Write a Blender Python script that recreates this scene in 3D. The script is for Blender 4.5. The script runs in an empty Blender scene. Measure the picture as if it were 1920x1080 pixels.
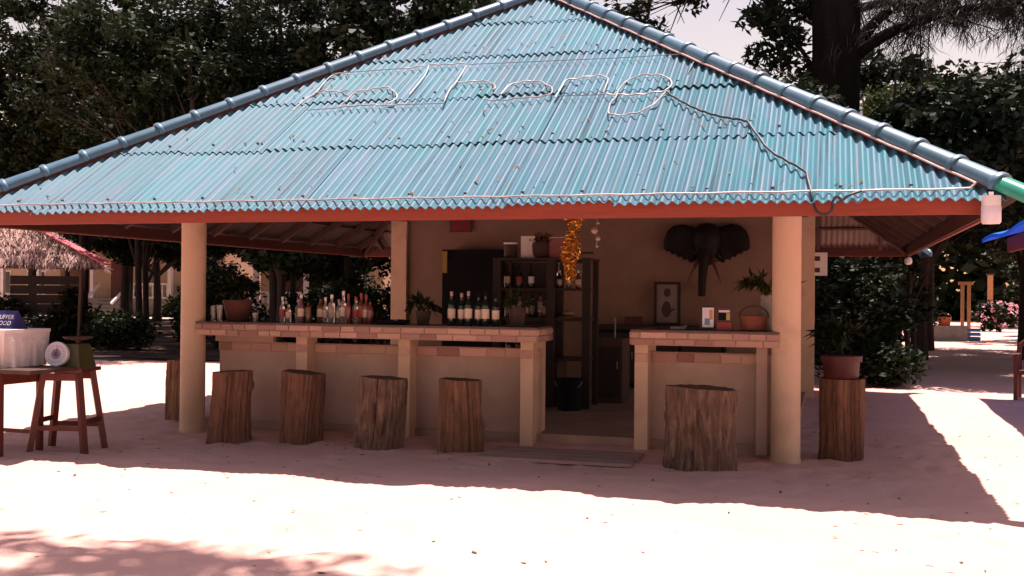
import bpy, math, random
import numpy as np
from mathutils import Vector, Matrix, Quaternion

scene = bpy.context.scene
COL = scene.collection
R = math.radians

# ------------------------------------------------------------------ camera
CAM_H = 1.55
cam_data = bpy.data.cameras.new('camera')
cam = bpy.data.objects.new('camera', cam_data)
COL.objects.link(cam)
cam_data.sensor_width = 36.0
cam_data.lens = 2020.0 / 1920.0 * 36.0
cam_data.clip_end = 2000.0
yaw, pitch, roll = R(16.48), R(0.164), R(0.505)
fwd = Vector((-math.sin(yaw) * math.cos(pitch), math.cos(yaw) * math.cos(pitch), math.sin(pitch)))
q = fwd.to_track_quat('-Z', 'Y')
cam.rotation_mode = 'QUATERNION'
cam.rotation_quaternion = q @ Quaternion((0, 0, 1), roll)
cam.location = (0, 0, CAM_H)
scene.camera = cam

# ------------------------------------------------------------------ world, sun, exposure
SUN = Vector((0.05, 0.265, 0.957)).normalized()
world = bpy.data.worlds.new('World')
scene.world = world
world.use_nodes = True
wn = world.node_tree
wn.nodes.clear()
sky = wn.nodes.new('ShaderNodeTexSky')
sky.sky_type = 'NISHITA'
sky.sun_disc = False
sky.sun_elevation = math.asin(SUN.z)
sky.sun_rotation = math.atan2(SUN.x, SUN.y)
sky.air_density = 1.5
sky.dust_density = 1.0
sky.ozone_density = 0.6
bg = wn.nodes.new('ShaderNodeBackground')
bg.inputs['Strength'].default_value = 0.09
wo = wn.nodes.new('ShaderNodeOutputWorld')
tint = wn.nodes.new('ShaderNodeMix')      # the camera's warm white balance
tint.data_type = 'RGBA'
tint.blend_type = 'MULTIPLY'
tint.inputs[0].default_value = 1.0
tint.inputs[7].default_value = (1.10, 0.735, 0.635, 1)
wn.links.new(sky.outputs[0], tint.inputs[6])
wn.links.new(tint.outputs[2], bg.inputs[0])
wn.links.new(bg.outputs[0], wo.inputs[0])

sun_data = bpy.data.lights.new('sun', 'SUN')
sun_data.energy = 5.0
sun_data.angle = R(0.53)
sun_data.color = (1.0, 0.85, 0.80)
sun = bpy.data.objects.new('sun', sun_data)
COL.objects.link(sun)
sun.rotation_mode = 'QUATERNION'
sun.rotation_quaternion = (-SUN).to_track_quat('-Z', 'Y')
sun.location = (0, 20, 40)

vs = scene.view_settings
vs.view_transform = 'Standard'
vs.look = 'None'
vs.exposure = 1.12
vs.gamma = 1.0
vs.use_curve_mapping = False
scene.cycles.max_bounces = 8
scene.cycles.diffuse_bounces = 4
scene.cycles.glossy_bounces = 3
scene.cycles.transmission_bounces = 6
scene.cycles.transparent_max_bounces = 6
scene.cycles.sample_clamp_indirect = 6.0

# ------------------------------------------------------------------ materials
MATS = {}


def mat(name, col, col2=None, scale=6.0, dist=0.0, rough=0.7, bump=0.0, bscale=None, metal=0.0, rnd=0.0,
        stretch=(1, 1, 1), detail=6.0, coord='Object', contrast=(0.35, 0.65), spec=0.4, transl=0.0, island=0.0,
        col3=None, scale3=1.0, transmission=0.0, alpha=None, coat=0.0):
    if name in MATS:
        return MATS[name]
    m = bpy.data.materials.new(name)
    MATS[name] = m
    m.use_nodes = True
    nt = m.node_tree
    N, L = nt.nodes, nt.links
    b = N['Principled BSDF']
    out = N['Material Output']
    b.inputs['Roughness'].default_value = rough
    b.inputs['Metallic'].default_value = metal
    b.inputs['Specular IOR Level'].default_value = spec
    if coat:
        b.inputs['Coat Weight'].default_value = coat
        b.inputs['Coat Roughness'].default_value = 0.15
    if transmission:
        b.inputs['Transmission Weight'].default_value = transmission
    tc = N.new('ShaderNodeTexCoord')
    mp = N.new('ShaderNodeMapping')
    mp.inputs['Scale'].default_value = stretch
    L.new(tc.outputs[coord], mp.inputs[0])
    c = None
    src = None
    if col2 is not None:
        nz = N.new('ShaderNodeTexNoise')
        nz.inputs['Scale'].default_value = scale
        nz.inputs['Detail'].default_value = detail
        nz.inputs['Roughness'].default_value = 0.62
        nz.inputs['Distortion'].default_value = dist
        L.new(mp.outputs[0], nz.inputs['Vector'])
        mr = N.new('ShaderNodeMapRange')
        mr.inputs[1].default_value, mr.inputs[2].default_value = contrast
        L.new(nz.outputs['Fac'], mr.inputs[0])
        mx = N.new('ShaderNodeMix')
        mx.data_type = 'RGBA'
        mx.inputs[6].default_value = (*col, 1)
        mx.inputs[7].default_value = (*col2, 1)
        L.new(mr.outputs[0], mx.inputs[0])
        src = mx.outputs[2]
    else:
        rgb = N.new('ShaderNodeRGB')
        rgb.outputs[0].default_value = (*col, 1)
        src = rgb.outputs[0]
    if col3 is not None:
        nz3 = N.new('ShaderNodeTexNoise')
        nz3.inputs['Scale'].default_value = scale3
        nz3.inputs['Detail'].default_value = 4
        L.new(tc.outputs[coord], nz3.inputs['Vector'])
        mr3 = N.new('ShaderNodeMapRange')
        mr3.inputs[1].default_value, mr3.inputs[2].default_value = 0.5, 0.72
        L.new(nz3.outputs['Fac'], mr3.inputs[0])
        mx3 = N.new('ShaderNodeMix')
        mx3.data_type = 'RGBA'
        mx3.inputs[7].default_value = (*col3, 1)
        L.new(mr3.outputs[0], mx3.inputs[0])
        L.new(src, mx3.inputs[6])
        src = mx3.outputs[2]
    if rnd or island:
        hsv = N.new('ShaderNodeHueSaturation')
        if rnd:
            oi = N.new('ShaderNodeObjectInfo')
            rs = oi.outputs['Random']
            amt = rnd
        else:
            ge = N.new('ShaderNodeNewGeometry')
            rs = ge.outputs['Random Per Island']
            amt = island
        mr2 = N.new('ShaderNodeMapRange')
        mr2.inputs[3].default_value = 1 - amt
        mr2.inputs[4].default_value = 1 + amt
        L.new(rs, mr2.inputs[0])
        L.new(mr2.outputs[0], hsv.inputs['Value'])
        mrh = N.new('ShaderNodeMapRange')
        mrh.inputs[3].default_value = 0.5 - amt * 0.04
        mrh.inputs[4].default_value = 0.5 + amt * 0.04
        ml = N.new('ShaderNodeMath')
        ml.operation = 'MULTIPLY'
        ml.inputs[1].default_value = 7.31
        fr = N.new('ShaderNodeMath')
        fr.operation = 'FRACT'
        L.new(rs, ml.inputs[0])
        L.new(ml.outputs[0], fr.inputs[0])
        L.new(fr.outputs[0], mrh.inputs[0])
        L.new(mrh.outputs[0], hsv.inputs['Hue'])
        L.new(src, hsv.inputs['Color'])
        src = hsv.outputs[0]
    L.new(src, b.inputs['Base Color'])
    if bump:
        nb = N.new('ShaderNodeTexNoise')
        nb.inputs['Scale'].default_value = bscale or scale * 2
        nb.inputs['Detail'].default_value = 8
        L.new(mp.outputs[0], nb.inputs['Vector'])
        bp = N.new('ShaderNodeBump')
        bp.inputs['Strength'].default_value = bump
        bp.inputs['Distance'].default_value = 0.02
        L.new(nb.outputs['Fac'], bp.inputs['Height'])
        L.new(bp.outputs[0], b.inputs['Normal'])
    if transl:
        tr = N.new('ShaderNodeBsdfTranslucent')
        hs = N.new('ShaderNodeHueSaturation')
        hs.inputs['Value'].default_value = 1.5
        hs.inputs['Hue'].default_value = 0.485
        L.new(src, hs.inputs['Color'])
        L.new(hs.outputs[0], tr.inputs['Color'])
        ms = N.new('ShaderNodeMixShader')
        ms.inputs[0].default_value = transl
        L.new(b.outputs[0], ms.inputs[1])
        L.new(tr.outputs[0], ms.inputs[2])
        L.new(ms.outputs[0], out.inputs['Surface'])
    return m


M_SAND = mat('sand', (0.67, 0.405, 0.345), (0.60, 0.355, 0.30), scale=1.3, rough=0.95, bump=0.5, bscale=30, contrast=(0.3, 0.75), col3=(0.57, 0.34, 0.285), scale3=0.23, spec=0.1)
M_SLAB = mat('slab_concrete', (0.40, 0.26, 0.20), (0.30, 0.19, 0.145), scale=3, rough=0.8, bump=0.2)
M_CREAM = mat('cream_plaster', (0.48, 0.345, 0.265), (0.41, 0.29, 0.225), scale=3.2, rough=0.85, bump=0.12, bscale=40, col3=(0.37, 0.255, 0.195), scale3=2.2)
M_WALL_SHADED = mat('shaded_wall_plaster', (0.27, 0.18, 0.132), (0.225, 0.148, 0.108), scale=2.0, rough=0.9, bump=0.1, bscale=40, col3=(0.22, 0.142, 0.102), scale3=0.9)  # indoor shade of the back wall put into the plaster colour
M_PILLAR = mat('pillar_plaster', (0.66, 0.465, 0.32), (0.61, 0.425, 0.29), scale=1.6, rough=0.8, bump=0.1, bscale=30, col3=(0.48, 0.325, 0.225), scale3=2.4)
M_FASCIA = mat('fascia_paint', (0.26, 0.046, 0.025), (0.215, 0.037, 0.02), scale=3, rough=0.6, bump=0.15, stretch=(1, 8, 8), col3=(0.23, 0.045, 0.025), scale3=2.5)
M_FASCIA_SHADE = mat('fascia_inner_shade', (0.105, 0.030, 0.020), (0.075, 0.022, 0.015), scale=5, rough=0.8, stretch=(1, 6, 6))  # dark tone carries the shade on the inner fascia faces
M_RAFTER = mat('rafter_wood', (0.085, 0.040, 0.030), (0.055, 0.026, 0.020), scale=8, rough=0.75, bump=0.2)
M_UNDER_SHADED = mat('sheet_underside_shaded', (0.095, 0.068, 0.062), (0.07, 0.05, 0.046), scale=2.0, rough=0.9, rnd=0.10)  # same sheet as the rear slope, its shade put into a darker colour
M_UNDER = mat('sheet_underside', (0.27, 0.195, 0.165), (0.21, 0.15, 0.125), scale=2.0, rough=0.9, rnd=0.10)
M_TILE = mat('glazed_tile', (0.075, 0.165, 0.225), (0.055, 0.125, 0.18), scale=5, rough=0.40, rnd=0.16, spec=0.5, bump=0.06)
M_TILEG = mat('glazed_tile_green', (0.03, 0.30, 0.20), (0.03, 0.24, 0.17), scale=5, rough=0.22, spec=0.5)
M_MORTAR = mat('hip_mortar', (0.085, 0.035, 0.03), (0.06, 0.025, 0.02), scale=14, rough=0.9, bump=0.4)
M_ROPE = mat('rope_light', (0.60, 0.55, 0.52), (0.30, 0.28, 0.29), scale=7, rough=0.45)
M_ROPEP = mat('rope_light_pink', (0.70, 0.52, 0.47), (0.55, 0.40, 0.36), scale=20, rough=0.45)
M_CABLE = mat('black_cable', (0.022, 0.020, 0.026), None, rough=0.5)
M_WIRE = mat('thin_wire', (0.24, 0.25, 0.27), None, rough=0.5)
M_BARK = mat('stump_bark', (0.29, 0.15, 0.085), (0.085, 0.042, 0.027), scale=13, dist=1.6, rough=0.95, bump=1.0, bscale=40, stretch=(1, 1, 0.20), rnd=0.18, contrast=(0.30, 0.74), col3=(0.15, 0.075, 0.045), scale3=4, detail=9)
M_BARKG = mat('stump_bark_grey', (0.27, 0.165, 0.115), (0.07, 0.042, 0.031), scale=15, dist=1.4, rough=0.95, bump=1.0, bscale=40, stretch=(1, 1, 0.17), contrast=(0.36, 0.64), col3=(0.13, 0.07, 0.045), scale3=6, detail=9)
M_SAWN = mat('sawn_wood', (0.16, 0.085, 0.055), (0.10, 0.05, 0.035), scale=14, rough=0.9, bump=0.4)
M_BRICKS = [mat('brick_rose', (0.52, 0.32, 0.255), (0.43, 0.25, 0.195), scale=18, rough=0.85, bump=0.3, rnd=0.22),
            mat('brick_tan', (0.58, 0.37, 0.28), (0.50, 0.31, 0.23), scale=18, rough=0.85, bump=0.3, rnd=0.18),
            mat('brick_dark', (0.40, 0.225, 0.175), (0.32, 0.17, 0.13), scale=18, rough=0.85, bump=0.3, rnd=0.2)]
M_JOINT = mat('brick_joint', (0.50, 0.33, 0.26), (0.42, 0.27, 0.21), scale=20, rough=0.95)
M_TOP = mat('counter_top', (0.10, 0.06, 0.05), (0.06, 0.035, 0.03), scale=7, rough=0.35)
M_DARKW = mat('dark_timber', (0.026, 0.014, 0.012), (0.016, 0.009, 0.008), scale=6, rough=0.6, stretch=(1, 1, 0.2))
M_MIDW = mat('brown_timber', (0.075, 0.036, 0.025), (0.045, 0.023, 0.017), scale=6, rough=0.65, stretch=(1, 1, 0.2))
M_BLACK = mat('black_plastic', (0.010, 0.010, 0.012), (0.014, 0.014, 0.016), scale=4, rough=0.8, spec=0.06)
M_REDW = mat('red_brown_paint', (0.13, 0.026, 0.018), (0.085, 0.018, 0.013), scale=9, rough=0.5, bump=0.15, stretch=(1, 1, 0.3))
M_FOAM = mat('styrofoam', (0.74, 0.66, 0.64), (0.66, 0.58, 0.56), scale=7, rough=0.85, bump=0.15, bscale=80)
M_NAVY = mat('navy_card', (0.018, 0.018, 0.11), (0.014, 0.014, 0.085), scale=6, rough=0.5)
M_WHITE = mat('white_paint', (0.74, 0.70, 0.66), (0.66, 0.62, 0.58), scale=5, rough=0.5)
M_LILAC = mat('dial_face', (0.66, 0.63, 0.70), (0.60, 0.57, 0.64), scale=10, rough=0.4)
M_OLIVE = mat('scale_enamel', (0.060, 0.058, 0.020), (0.04, 0.04, 0.015), scale=7, rough=0.4)
M_THATCH = mat('thatch_straw', (0.56, 0.38, 0.33), (0.34, 0.21, 0.18), scale=3, rough=0.95, island=0.35)
M_THATCHB = mat('thatch_core', (0.14, 0.085, 0.07), (0.09, 0.055, 0.045), scale=9, rough=1.0)
M_PINK = mat('pink_tarp', (0.52, 0.09, 0.11), (0.42, 0.07, 0.09), scale=6, rough=0.5)
M_BLUE = mat('blue_tarp', (0.02, 0.20, 0.80), (0.02, 0.17, 0.70), scale=5, rough=0.45, transl=0.25)
M_TERRA = mat('terracotta', (0.22, 0.07, 0.042), (0.16, 0.05, 0.032), scale=8, rough=0.8)
M_TERRAD = mat('dark_red_pot', (0.085, 0.018, 0.016), (0.06, 0.013, 0.012), scale=8, rough=0.55)
M_SOIL = mat('soil', (0.04, 0.025, 0.018), (0.02, 0.014, 0.01), scale=20, rough=1)
M_GOLD = mat('gold_tinsel', (0.75, 0.42, 0.08), (0.60, 0.28, 0.045), scale=30, rough=0.28, metal=0.75, island=0.4)
M_SHELL = mat('shell', (0.42, 0.33, 0.28), (0.30, 0.22, 0.18), scale=20, rough=0.5, island=0.3)
M_ELE = mat('carved_ebony', (0.013, 0.010, 0.010), (0.008, 0.007, 0.007), scale=10, rough=0.6, spec=0.2, bump=0.4, bscale=25)
M_TUSK = mat('tusk_wood', (0.10, 0.042, 0.028), (0.075, 0.03, 0.022), scale=10, rough=0.5)
M_GREY = mat('grey_concrete', (0.30, 0.27, 0.24), (0.22, 0.2, 0.18), scale=5, rough=0.9)
M_HOUSE = mat('house_plaster', (0.50, 0.40, 0.28), (0.45, 0.35, 0.245), scale=2, rough=0.85)
M_ROOFR = mat('house_roof_red', (0.26, 0.09, 0.065), (0.19, 0.07, 0.05), scale=4, rough=0.85)
M_GLASSD = mat('dark_window', (0.012, 0.014, 0.016), None, rough=0.12, spec=0.6)
M_LEAF = mat('leaf', (0.015, 0.026, 0.008), (0.007, 0.014, 0.005), scale=0.8, rough=0.6, transl=0.16, island=0.5, spec=0.18)
M_LEAFY = mat('leaf_yellowish', (0.040, 0.052, 0.011), (0.014, 0.026, 0.007), scale=0.7, rough=0.6, transl=0.24, island=0.5, spec=0.18)
M_LEAFD = mat('leaf_dark', (0.013, 0.022, 0.008), (0.008, 0.015, 0.006), scale=0.8, rough=0.6, transl=0.10, island=0.5, spec=0.18)
M_NEEDLE = mat('needles', (0.034, 0.038, 0.022), (0.024, 0.028, 0.017), scale=0.8, rough=0.6, transl=0.2, island=0.4)
M_TRUNK = mat('tree_bark', (0.040, 0.028, 0.022), (0.018, 0.013, 0.011), scale=7, rough=0.95, bump=0.9, stretch=(1, 1, 0.25))
M_DEAD = mat('dead_leaf', (0.16, 0.09, 0.05), (0.10, 0.055, 0.03), scale=4, rough=0.9, island=0.5)
M_SCREW = mat('screw_cap', (0.10, 0.09, 0.10), None, rough=0.6)

# bottle glass and others
M_GCLEAR = mat('glass_clear', (0.60, 0.56, 0.52), None, rough=0.12, transmission=0.75, spec=0.6)
M_GGREEN = mat('glass_dark_green', (0.010, 0.020, 0.012), None, rough=0.10, spec=0.7)
M_GBROWN = mat('glass_brown', (0.16, 0.06, 0.02), None, rough=0.10, spec=0.7, transmission=0.3)
M_GRED = mat('liquid_red', (0.20, 0.045, 0.04), None, rough=0.15, spec=0.6, transmission=0.2)
M_GPURP = mat('liquid_purple', (0.16, 0.08, 0.12), None, rough=0.15, spec=0.6)
M_LABEL = mat('paper_label', (0.62, 0.50, 0.40), (0.52, 0.41, 0.33), scale=30, rough=0.7, rnd=0.2)
M_LABELR = mat('red_label', (0.30, 0.045, 0.04), None, rough=0.6)
M_FOIL = mat('foil_cap', (0.30, 0.17, 0.17), None, rough=0.35, metal=0.5)


def roof_material():
    m = bpy.data.materials.new('roof_paint')
    m.use_nodes = True
    nt = m.node_tree
    N, L = nt.nodes, nt.links
    b = N['Principled BSDF']
    b.inputs['Roughness'].default_value = 0.6
    b.inputs['Specular IOR Level'].default_value = 0.22
    tc = N.new('ShaderNodeTexCoord')
    oi = N.new('ShaderNodeObjectInfo')

    def noise(scale, stretch, detail=5):
        mp = N.new('ShaderNodeMapping')
        mp.inputs['Scale'].default_value = stretch
        L.new(tc.outputs['Object'], mp.inputs[0])
        nz = N.new('ShaderNodeTexNoise')
        nz.inputs['Scale'].default_value = scale
        nz.inputs['Detail'].default_value = detail
        nz.inputs['Roughness'].default_value = 0.6
        L.new(mp.outputs[0], nz.inputs['Vector'])
        return nz.outputs['Fac']

    def ramp(fac, a, c):
        mr = N.new('ShaderNodeMapRange')
        mr.inputs[1].default_value, mr.inputs[2].default_value = a, c
        L.new(fac, mr.inputs[0])
        return mr.outputs[0]

    def mix(f, a, c):
        mx = N.new('ShaderNodeMix')
        mx.data_type = 'RGBA'
        L.new(f, mx.inputs[0])
        for i, s in ((6, a), (7, c)):
            if isinstance(s, tuple):
                mx.inputs[i].default_value = (*s, 1)
            else:
                L.new(s, mx.inputs[i])
        return mx.outputs[2]
    base = mix(ramp(noise(0.9, (1, 1, 1)), 0.35, 0.65), (0.048, 0.152, 0.218), (0.038, 0.182, 0.222))
    faded = mix(ramp(noise(2.0, (9, 0.6, 0.6)), 0.42, 0.66), base, (0.092, 0.176, 0.246))
    pinkd = mix(ramp(noise(3.1, (14, 0.35, 0.35), 3), 0.58, 0.72), faded, (0.14, 0.162, 0.21))
    streak = mix(ramp(noise(5.0, (9, 0.10, 0.10), 4), 0.57, 0.66), pinkd, (0.034, 0.082, 0.115))
    lichen = mix(ramp(noise(38.0, (1, 1, 1), 3), 0.70, 0.76), streak, (0.16, 0.17, 0.16))
    dirt = mix(ramp(noise(4.0, (6, 1.0, 1.0), 8), 0.62, 0.78), lichen, (0.045, 0.09, 0.12))
    hsv = N.new('ShaderNodeHueSaturation')
    mr = N.new('ShaderNodeMapRange')
    mr.inputs[3].default_value, mr.inputs[4].default_value = 0.90, 1.10
    L.new(oi.outputs['Random'], mr.inputs[0])
    L.new(mr.outputs[0], hsv.inputs['Value'])
    L.new(dirt, hsv.inputs['Color'])
    L.new(hsv.outputs[0], b.inputs['Base Color'])
    return m


M_ROOF = roof_material()


# ------------------------------------------------------------------ mesh helpers
class MB:
    def __init__(self):
        self.v, self.f, self.m = [], [], []

    def add(self, vs, fs, mi=0):
        o = len(self.v)
        self.v += [tuple(p) for p in vs]
        self.f += [tuple(i + o for i in f) for f in fs]
        self.m += [mi] * len(fs)
        return self

    def box(self, c, s, rz=0.0, mi=0, taper=1.0, mtx=None):
        hx, hy, hz = s[0] / 2, s[1] / 2, s[2] / 2
        vs = []
        for z, t in ((-hz, 1.0), (hz, taper)):
            for x, y in ((-hx, -hy), (hx, -hy), (hx, hy), (-hx, hy)):
                vs.append(Vector((x * t, y * t, z)))
        M = mtx if mtx is not None else Matrix.Rotation(rz, 3, 'Z')
        vs = [M @ p + Vector(c) for p in vs]
        return self.add(vs, [(3, 2, 1, 0), (4, 5, 6, 7), (0, 1, 5, 4), (1, 2, 6, 5), (2, 3, 7, 6), (3, 0, 4, 7)], mi)

    def beam(self, a, b, w, h, mi=0, up=Vector((0, 0, 1))):
        a, b = Vector(a), Vector(b)
        d = (b - a)
        ln = d.length
        d.normalize()
        s = d.cross(up)
        if s.length < 1e-4:
            s = Vector((1, 0, 0))
        s.normalize()
        u = s.cross(d)
        M = Matrix((s, d, u)).transposed()
        return self.box((a + b) / 2, (w, ln, h), mi=mi, mtx=M)

    def tube(self, pts, r, n=8, mi=0, cap=True):
        pts = [Vector(p) for p in pts]
        if not isinstance(r, (list, tuple)):
            r = [r] * len(pts)
        vs, fs = [], []
        ref = None
        for i, p in enumerate(pts):
            d = (pts[min(i + 1, len(pts) - 1)] - pts[max(i - 1, 0)])
            if d.length < 1e-7:
                d = Vector((0, 0, 1))
            d.normalize()
            if ref is None:
                ref = Vector((1, 0, 0)) if abs(d.x) < 0.9 else Vector((0, 1, 0))
            s = (ref - d * ref.dot(d))
            if s.length < 1e-5:
                s = d.orthogonal()
            s.normalize()
            ref = s
            t = d.cross(s)
            for k in range(n):
                a = 2 * math.pi * k / n
                vs.append(p + (s * math.cos(a) + t * math.sin(a)) * r[i])
        for i in range(len(pts) - 1):
            for k in range(n):
                k2 = (k + 1) % n
                fs.append((i * n + k, i * n + k2, (i + 1) * n + k2, (i + 1) * n + k))
        if cap:
            fs.append(tuple(range(n - 1, -1, -1)))
            o = (len(pts) - 1) * n
            fs.append(tuple(o + k for k in range(n)))
        return self.add(vs, fs, mi)

    def lathe(self, prof, n=20, c=(0, 0, 0), mi=0, M=None):
        vs, fs = [], []
        c = Vector(c)
        for (r, z) in prof:
            for k in range(n):
                a = 2 * math.pi * k / n
                p = Vector((r * math.cos(a), r * math.sin(a), z))
                if M is not None:
                    p = M @ p
                vs.append(p + c)
        for i in range(len(prof) - 1):
            for k in range(n):
                k2 = (k + 1) % n
                fs.append((i * n + k, i * n + k2, (i + 1) * n + k2, (i + 1) * n + k))
        if prof[0][0] > 1e-6:
            fs.append(tuple(range(n - 1, -1, -1)))
        if prof[-1][0] > 1e-6:
            o = (len(prof) - 1) * n
            fs.append(tuple(o + k for k in range(n)))
        return self.add(vs, fs, mi)

    def prism(self, poly, y0, y1, mi=0):
        n = len(poly)
        vs = [(x, y0, z) for x, z in poly] + [(x, y1, z) for x, z in poly]
        fs = [tuple(range(n)), tuple(range(2 * n - 1, n - 1, -1))]
        for i in range(n):
            j = (i + 1) % n
            fs.append((j, i, n + i, n + j))
        return self.add(vs, fs, mi)

    def mesh(self, name, mats, smooth=False):
        me = bpy.data.meshes.new(name)
        me.from_pydata(self.v, [], self.f)
        for m in (mats if isinstance(mats, (list, tuple)) else [mats]):
            me.materials.append(m)
        if any(self.m):
            me.polygons.foreach_set('material_index', self.m)
        if smooth:
            me.shade_smooth()
            try:
                me.set_sharp_from_angle(angle=R(40))
            except Exception:
                pass
        me.update()
        return me

    def build(self, name, mats, parent=None, loc=None, smooth=False, world=False):
        me = self.mesh(name, mats, smooth)
        if world and parent is not None:
            o0 = root_loc(parent)
            me.transform(Matrix.Translation(-o0))
        return link(name, me, parent, loc)


def root_loc(o):
    p = Vector((0, 0, 0))
    while o is not None:
        p = p + o.location
        o = o.parent
    return p


def link(name, me, parent=None, loc=None):
    o = bpy.data.objects.new(name, me)
    COL.objects.link(o)
    if parent is not None:
        o.parent = parent
    if loc is not None:
        o.location = loc
    return o


def tag(o, label=None, cat=None, group=None, kind=None):
    if label:
        o['label'] = label
    if cat:
        o['category'] = cat
    if group:
        o['group'] = group
    if kind:
        o['kind'] = kind
    return o


def thing(name, label, cat, loc=(0, 0, 0), rz=0.0, group=None):
    o = bpy.data.objects.new(name, None)
    o.empty_display_size = 0.2
    COL.objects.link(o)
    o.location = loc
    o.rotation_euler = (0, 0, rz)
    return tag(o, label, cat, group)


def spline(pts, n=6):
    pts = [Vector(p) for p in pts]
    out = []
    for i in range(len(pts) - 1):
        p0, p1, p2, p3 = pts[max(i - 1, 0)], pts[i], pts[i + 1], pts[min(i + 2, len(pts) - 1)]
        for k in range(n):
            t = k / n
            out.append(0.5 * ((2 * p1) + (-p0 + p2) * t + (2 * p0 - 5 * p1 + 4 * p2 - p3) * t * t + (-p0 + 3 * p1 - 3 * p2 + p3) * t ** 3))
    out.append(pts[-1])
    return out


def leaf_mesh(name, mats, P, A, S, L, W, fold=0.25, mi=None):
    """rhombic folded leaves: centre P, axis A, side S (unit), length L, width W."""
    n = len(P)
    Nn = np.cross(A, S)
    tip = P + A * (L * 0.5)[:, None]
    base = P - A * (L * 0.5)[:, None]
    mid = P - A * (L * 0.06)[:, None] - Nn * (W * fold)[:, None] * 0.5
    l = mid + S * (W * 0.5)[:, None] + Nn * (W * fold)[:, None]
    r = mid - S * (W * 0.5)[:, None] + Nn * (W * fold)[:, None]
    V = np.stack([base, l, tip, r], 1).reshape(-1, 3)
    me = bpy.data.meshes.new(name)
    me.vertices.add(4 * n)
    me.vertices.foreach_set('co', V.astype(np.float32).ravel())
    me.loops.add(4 * n)
    me.loops.foreach_set('vertex_index', np.arange(4 * n, dtype=np.int32))
    me.polygons.add(n)
    me.polygons.foreach_set('loop_start', np.arange(0, 4 * n, 4, dtype=np.int32))
    for m in (mats if isinstance(mats, (list, tuple)) else [mats]):
        me.materials.append(m)
    me.update(calc_edges=True)
    me.validate()
    return me


def rand_unit(rng, n):
    v = rng.normal(size=(n, 3))
    return v / np.linalg.norm(v, axis=1)[:, None]


def leaves_at(name, mats, rng, P, ln, wd, up=0.5, droop=0.0):
    n = len(P)
    A = rand_unit(rng, n)
    A[:, 2] = A[:, 2] * 0.6 - droop
    A /= np.linalg.norm(A, axis=1)[:, None]
    U = rand_unit(rng, n)
    U[:, 2] += up
    S = np.cross(A, U)
    S /= (np.linalg.norm(S, axis=1)[:, None] + 1e-9)
    L = ln * (0.65 + 0.7 * rng.random(n))
    W = wd * (0.65 + 0.7 * rng.random(n))
    return leaf_mesh(name, mats, P, A, S, L, W)


# ------------------------------------------------------------------ ground
def build_ground():
    rng = np.random.default_rng(3)
    def axis(lo, hi, fine0, fine1, st):
        a = list(np.arange(fine0, fine1, st))
        x, s = fine0, st
        left = []
        while x > lo:
            s *= 1.25
            x -= s
            left.append(x)
        x, s = a[-1], st
        right = []
        while x < hi:
            s *= 1.25
            x += s
            right.append(x)
        return np.array(left[::-1] + a + right)
    xs = axis(-400, 400, -10.0, 4.5, 0.05)
    ys = axis(-200, 700, 3.4, 18.0, 0.05)
    X, Y = np.meshgrid(xs, ys, indexing='ij')
    Z = np.zeros_like(X)
    for k in range(26):
        fr = 2 ** rng.uniform(-0.6, 3.0)
        an = rng.uniform(0, math.pi)
        ph = rng.uniform(0, 7)
        Z += 0.005 / (fr ** 0.6) * np.sin(fr * (X * math.cos(an) + Y * math.sin(an)) + ph + 1.3 * np.sin(0.7 * fr * (Y * math.cos(an) - X * math.sin(an)) + ph * 2))
    for k in range(1300):   # footprints scuffed into the sand
        cx, cy = rng.uniform(-9, 3.5), rng.uniform(3.2, 14)
        an = rng.uniform(0, math.pi)
        i0, i1 = np.searchsorted(xs, [cx - .35, cx + .35])
        j0, j1 = np.searchsorted(ys, [cy - .35, cy + .35])
        dx, dy = X[i0:i1, j0:j1] - cx, Y[i0:i1, j0:j1] - cy
        u = (dx * math.cos(an) + dy * math.sin(an)) / 0.15
        v = (-dx * math.sin(an) + dy * math.cos(an)) / 0.075
        rr = u * u + v * v
        Z[i0:i1, j0:j1] += -0.013 * np.exp(-rr) + 0.005 * np.exp(-(np.sqrt(rr) - 1.7) ** 2 * 3)
    far = np.maximum(np.abs(X + 3) - 12, 0) + np.maximum(Y - 21, 0) + np.maximum(2.5 - Y, 0)
    Z *= np.exp(-far / 8)
    nx, ny = X.shape
    V = np.stack([X, Y, Z], -1).reshape(-1, 3)
    idx = np.arange(nx * ny).reshape(nx, ny)
    F = np.stack([idx[:-1, :-1], idx[1:, :-1], idx[1:, 1:], idx[:-1, 1:]], -1).reshape(-1, 4)
    me = bpy.data.meshes.new('ground')
    me.vertices.add(len(V))
    me.vertices.foreach_set('co', V.astype(np.float32).ravel())
    me.loops.add(F.size)
    me.loops.foreach_set('vertex_index', F.astype(np.int32).ravel())
    me.polygons.add(len(F))
    me.polygons.foreach_set('loop_start', np.arange(0, F.size, 4, dtype=np.int32))
    me.materials.append(M_SAND)
    me.update(calc_edges=True)
    me.shade_smooth()
    global GROUND
    GROUND = (xs, ys, Z)
    tag(link('ground', me), 'pale pinkish sand yard trodden with footprints', None, None, 'structure')


build_ground()


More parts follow.
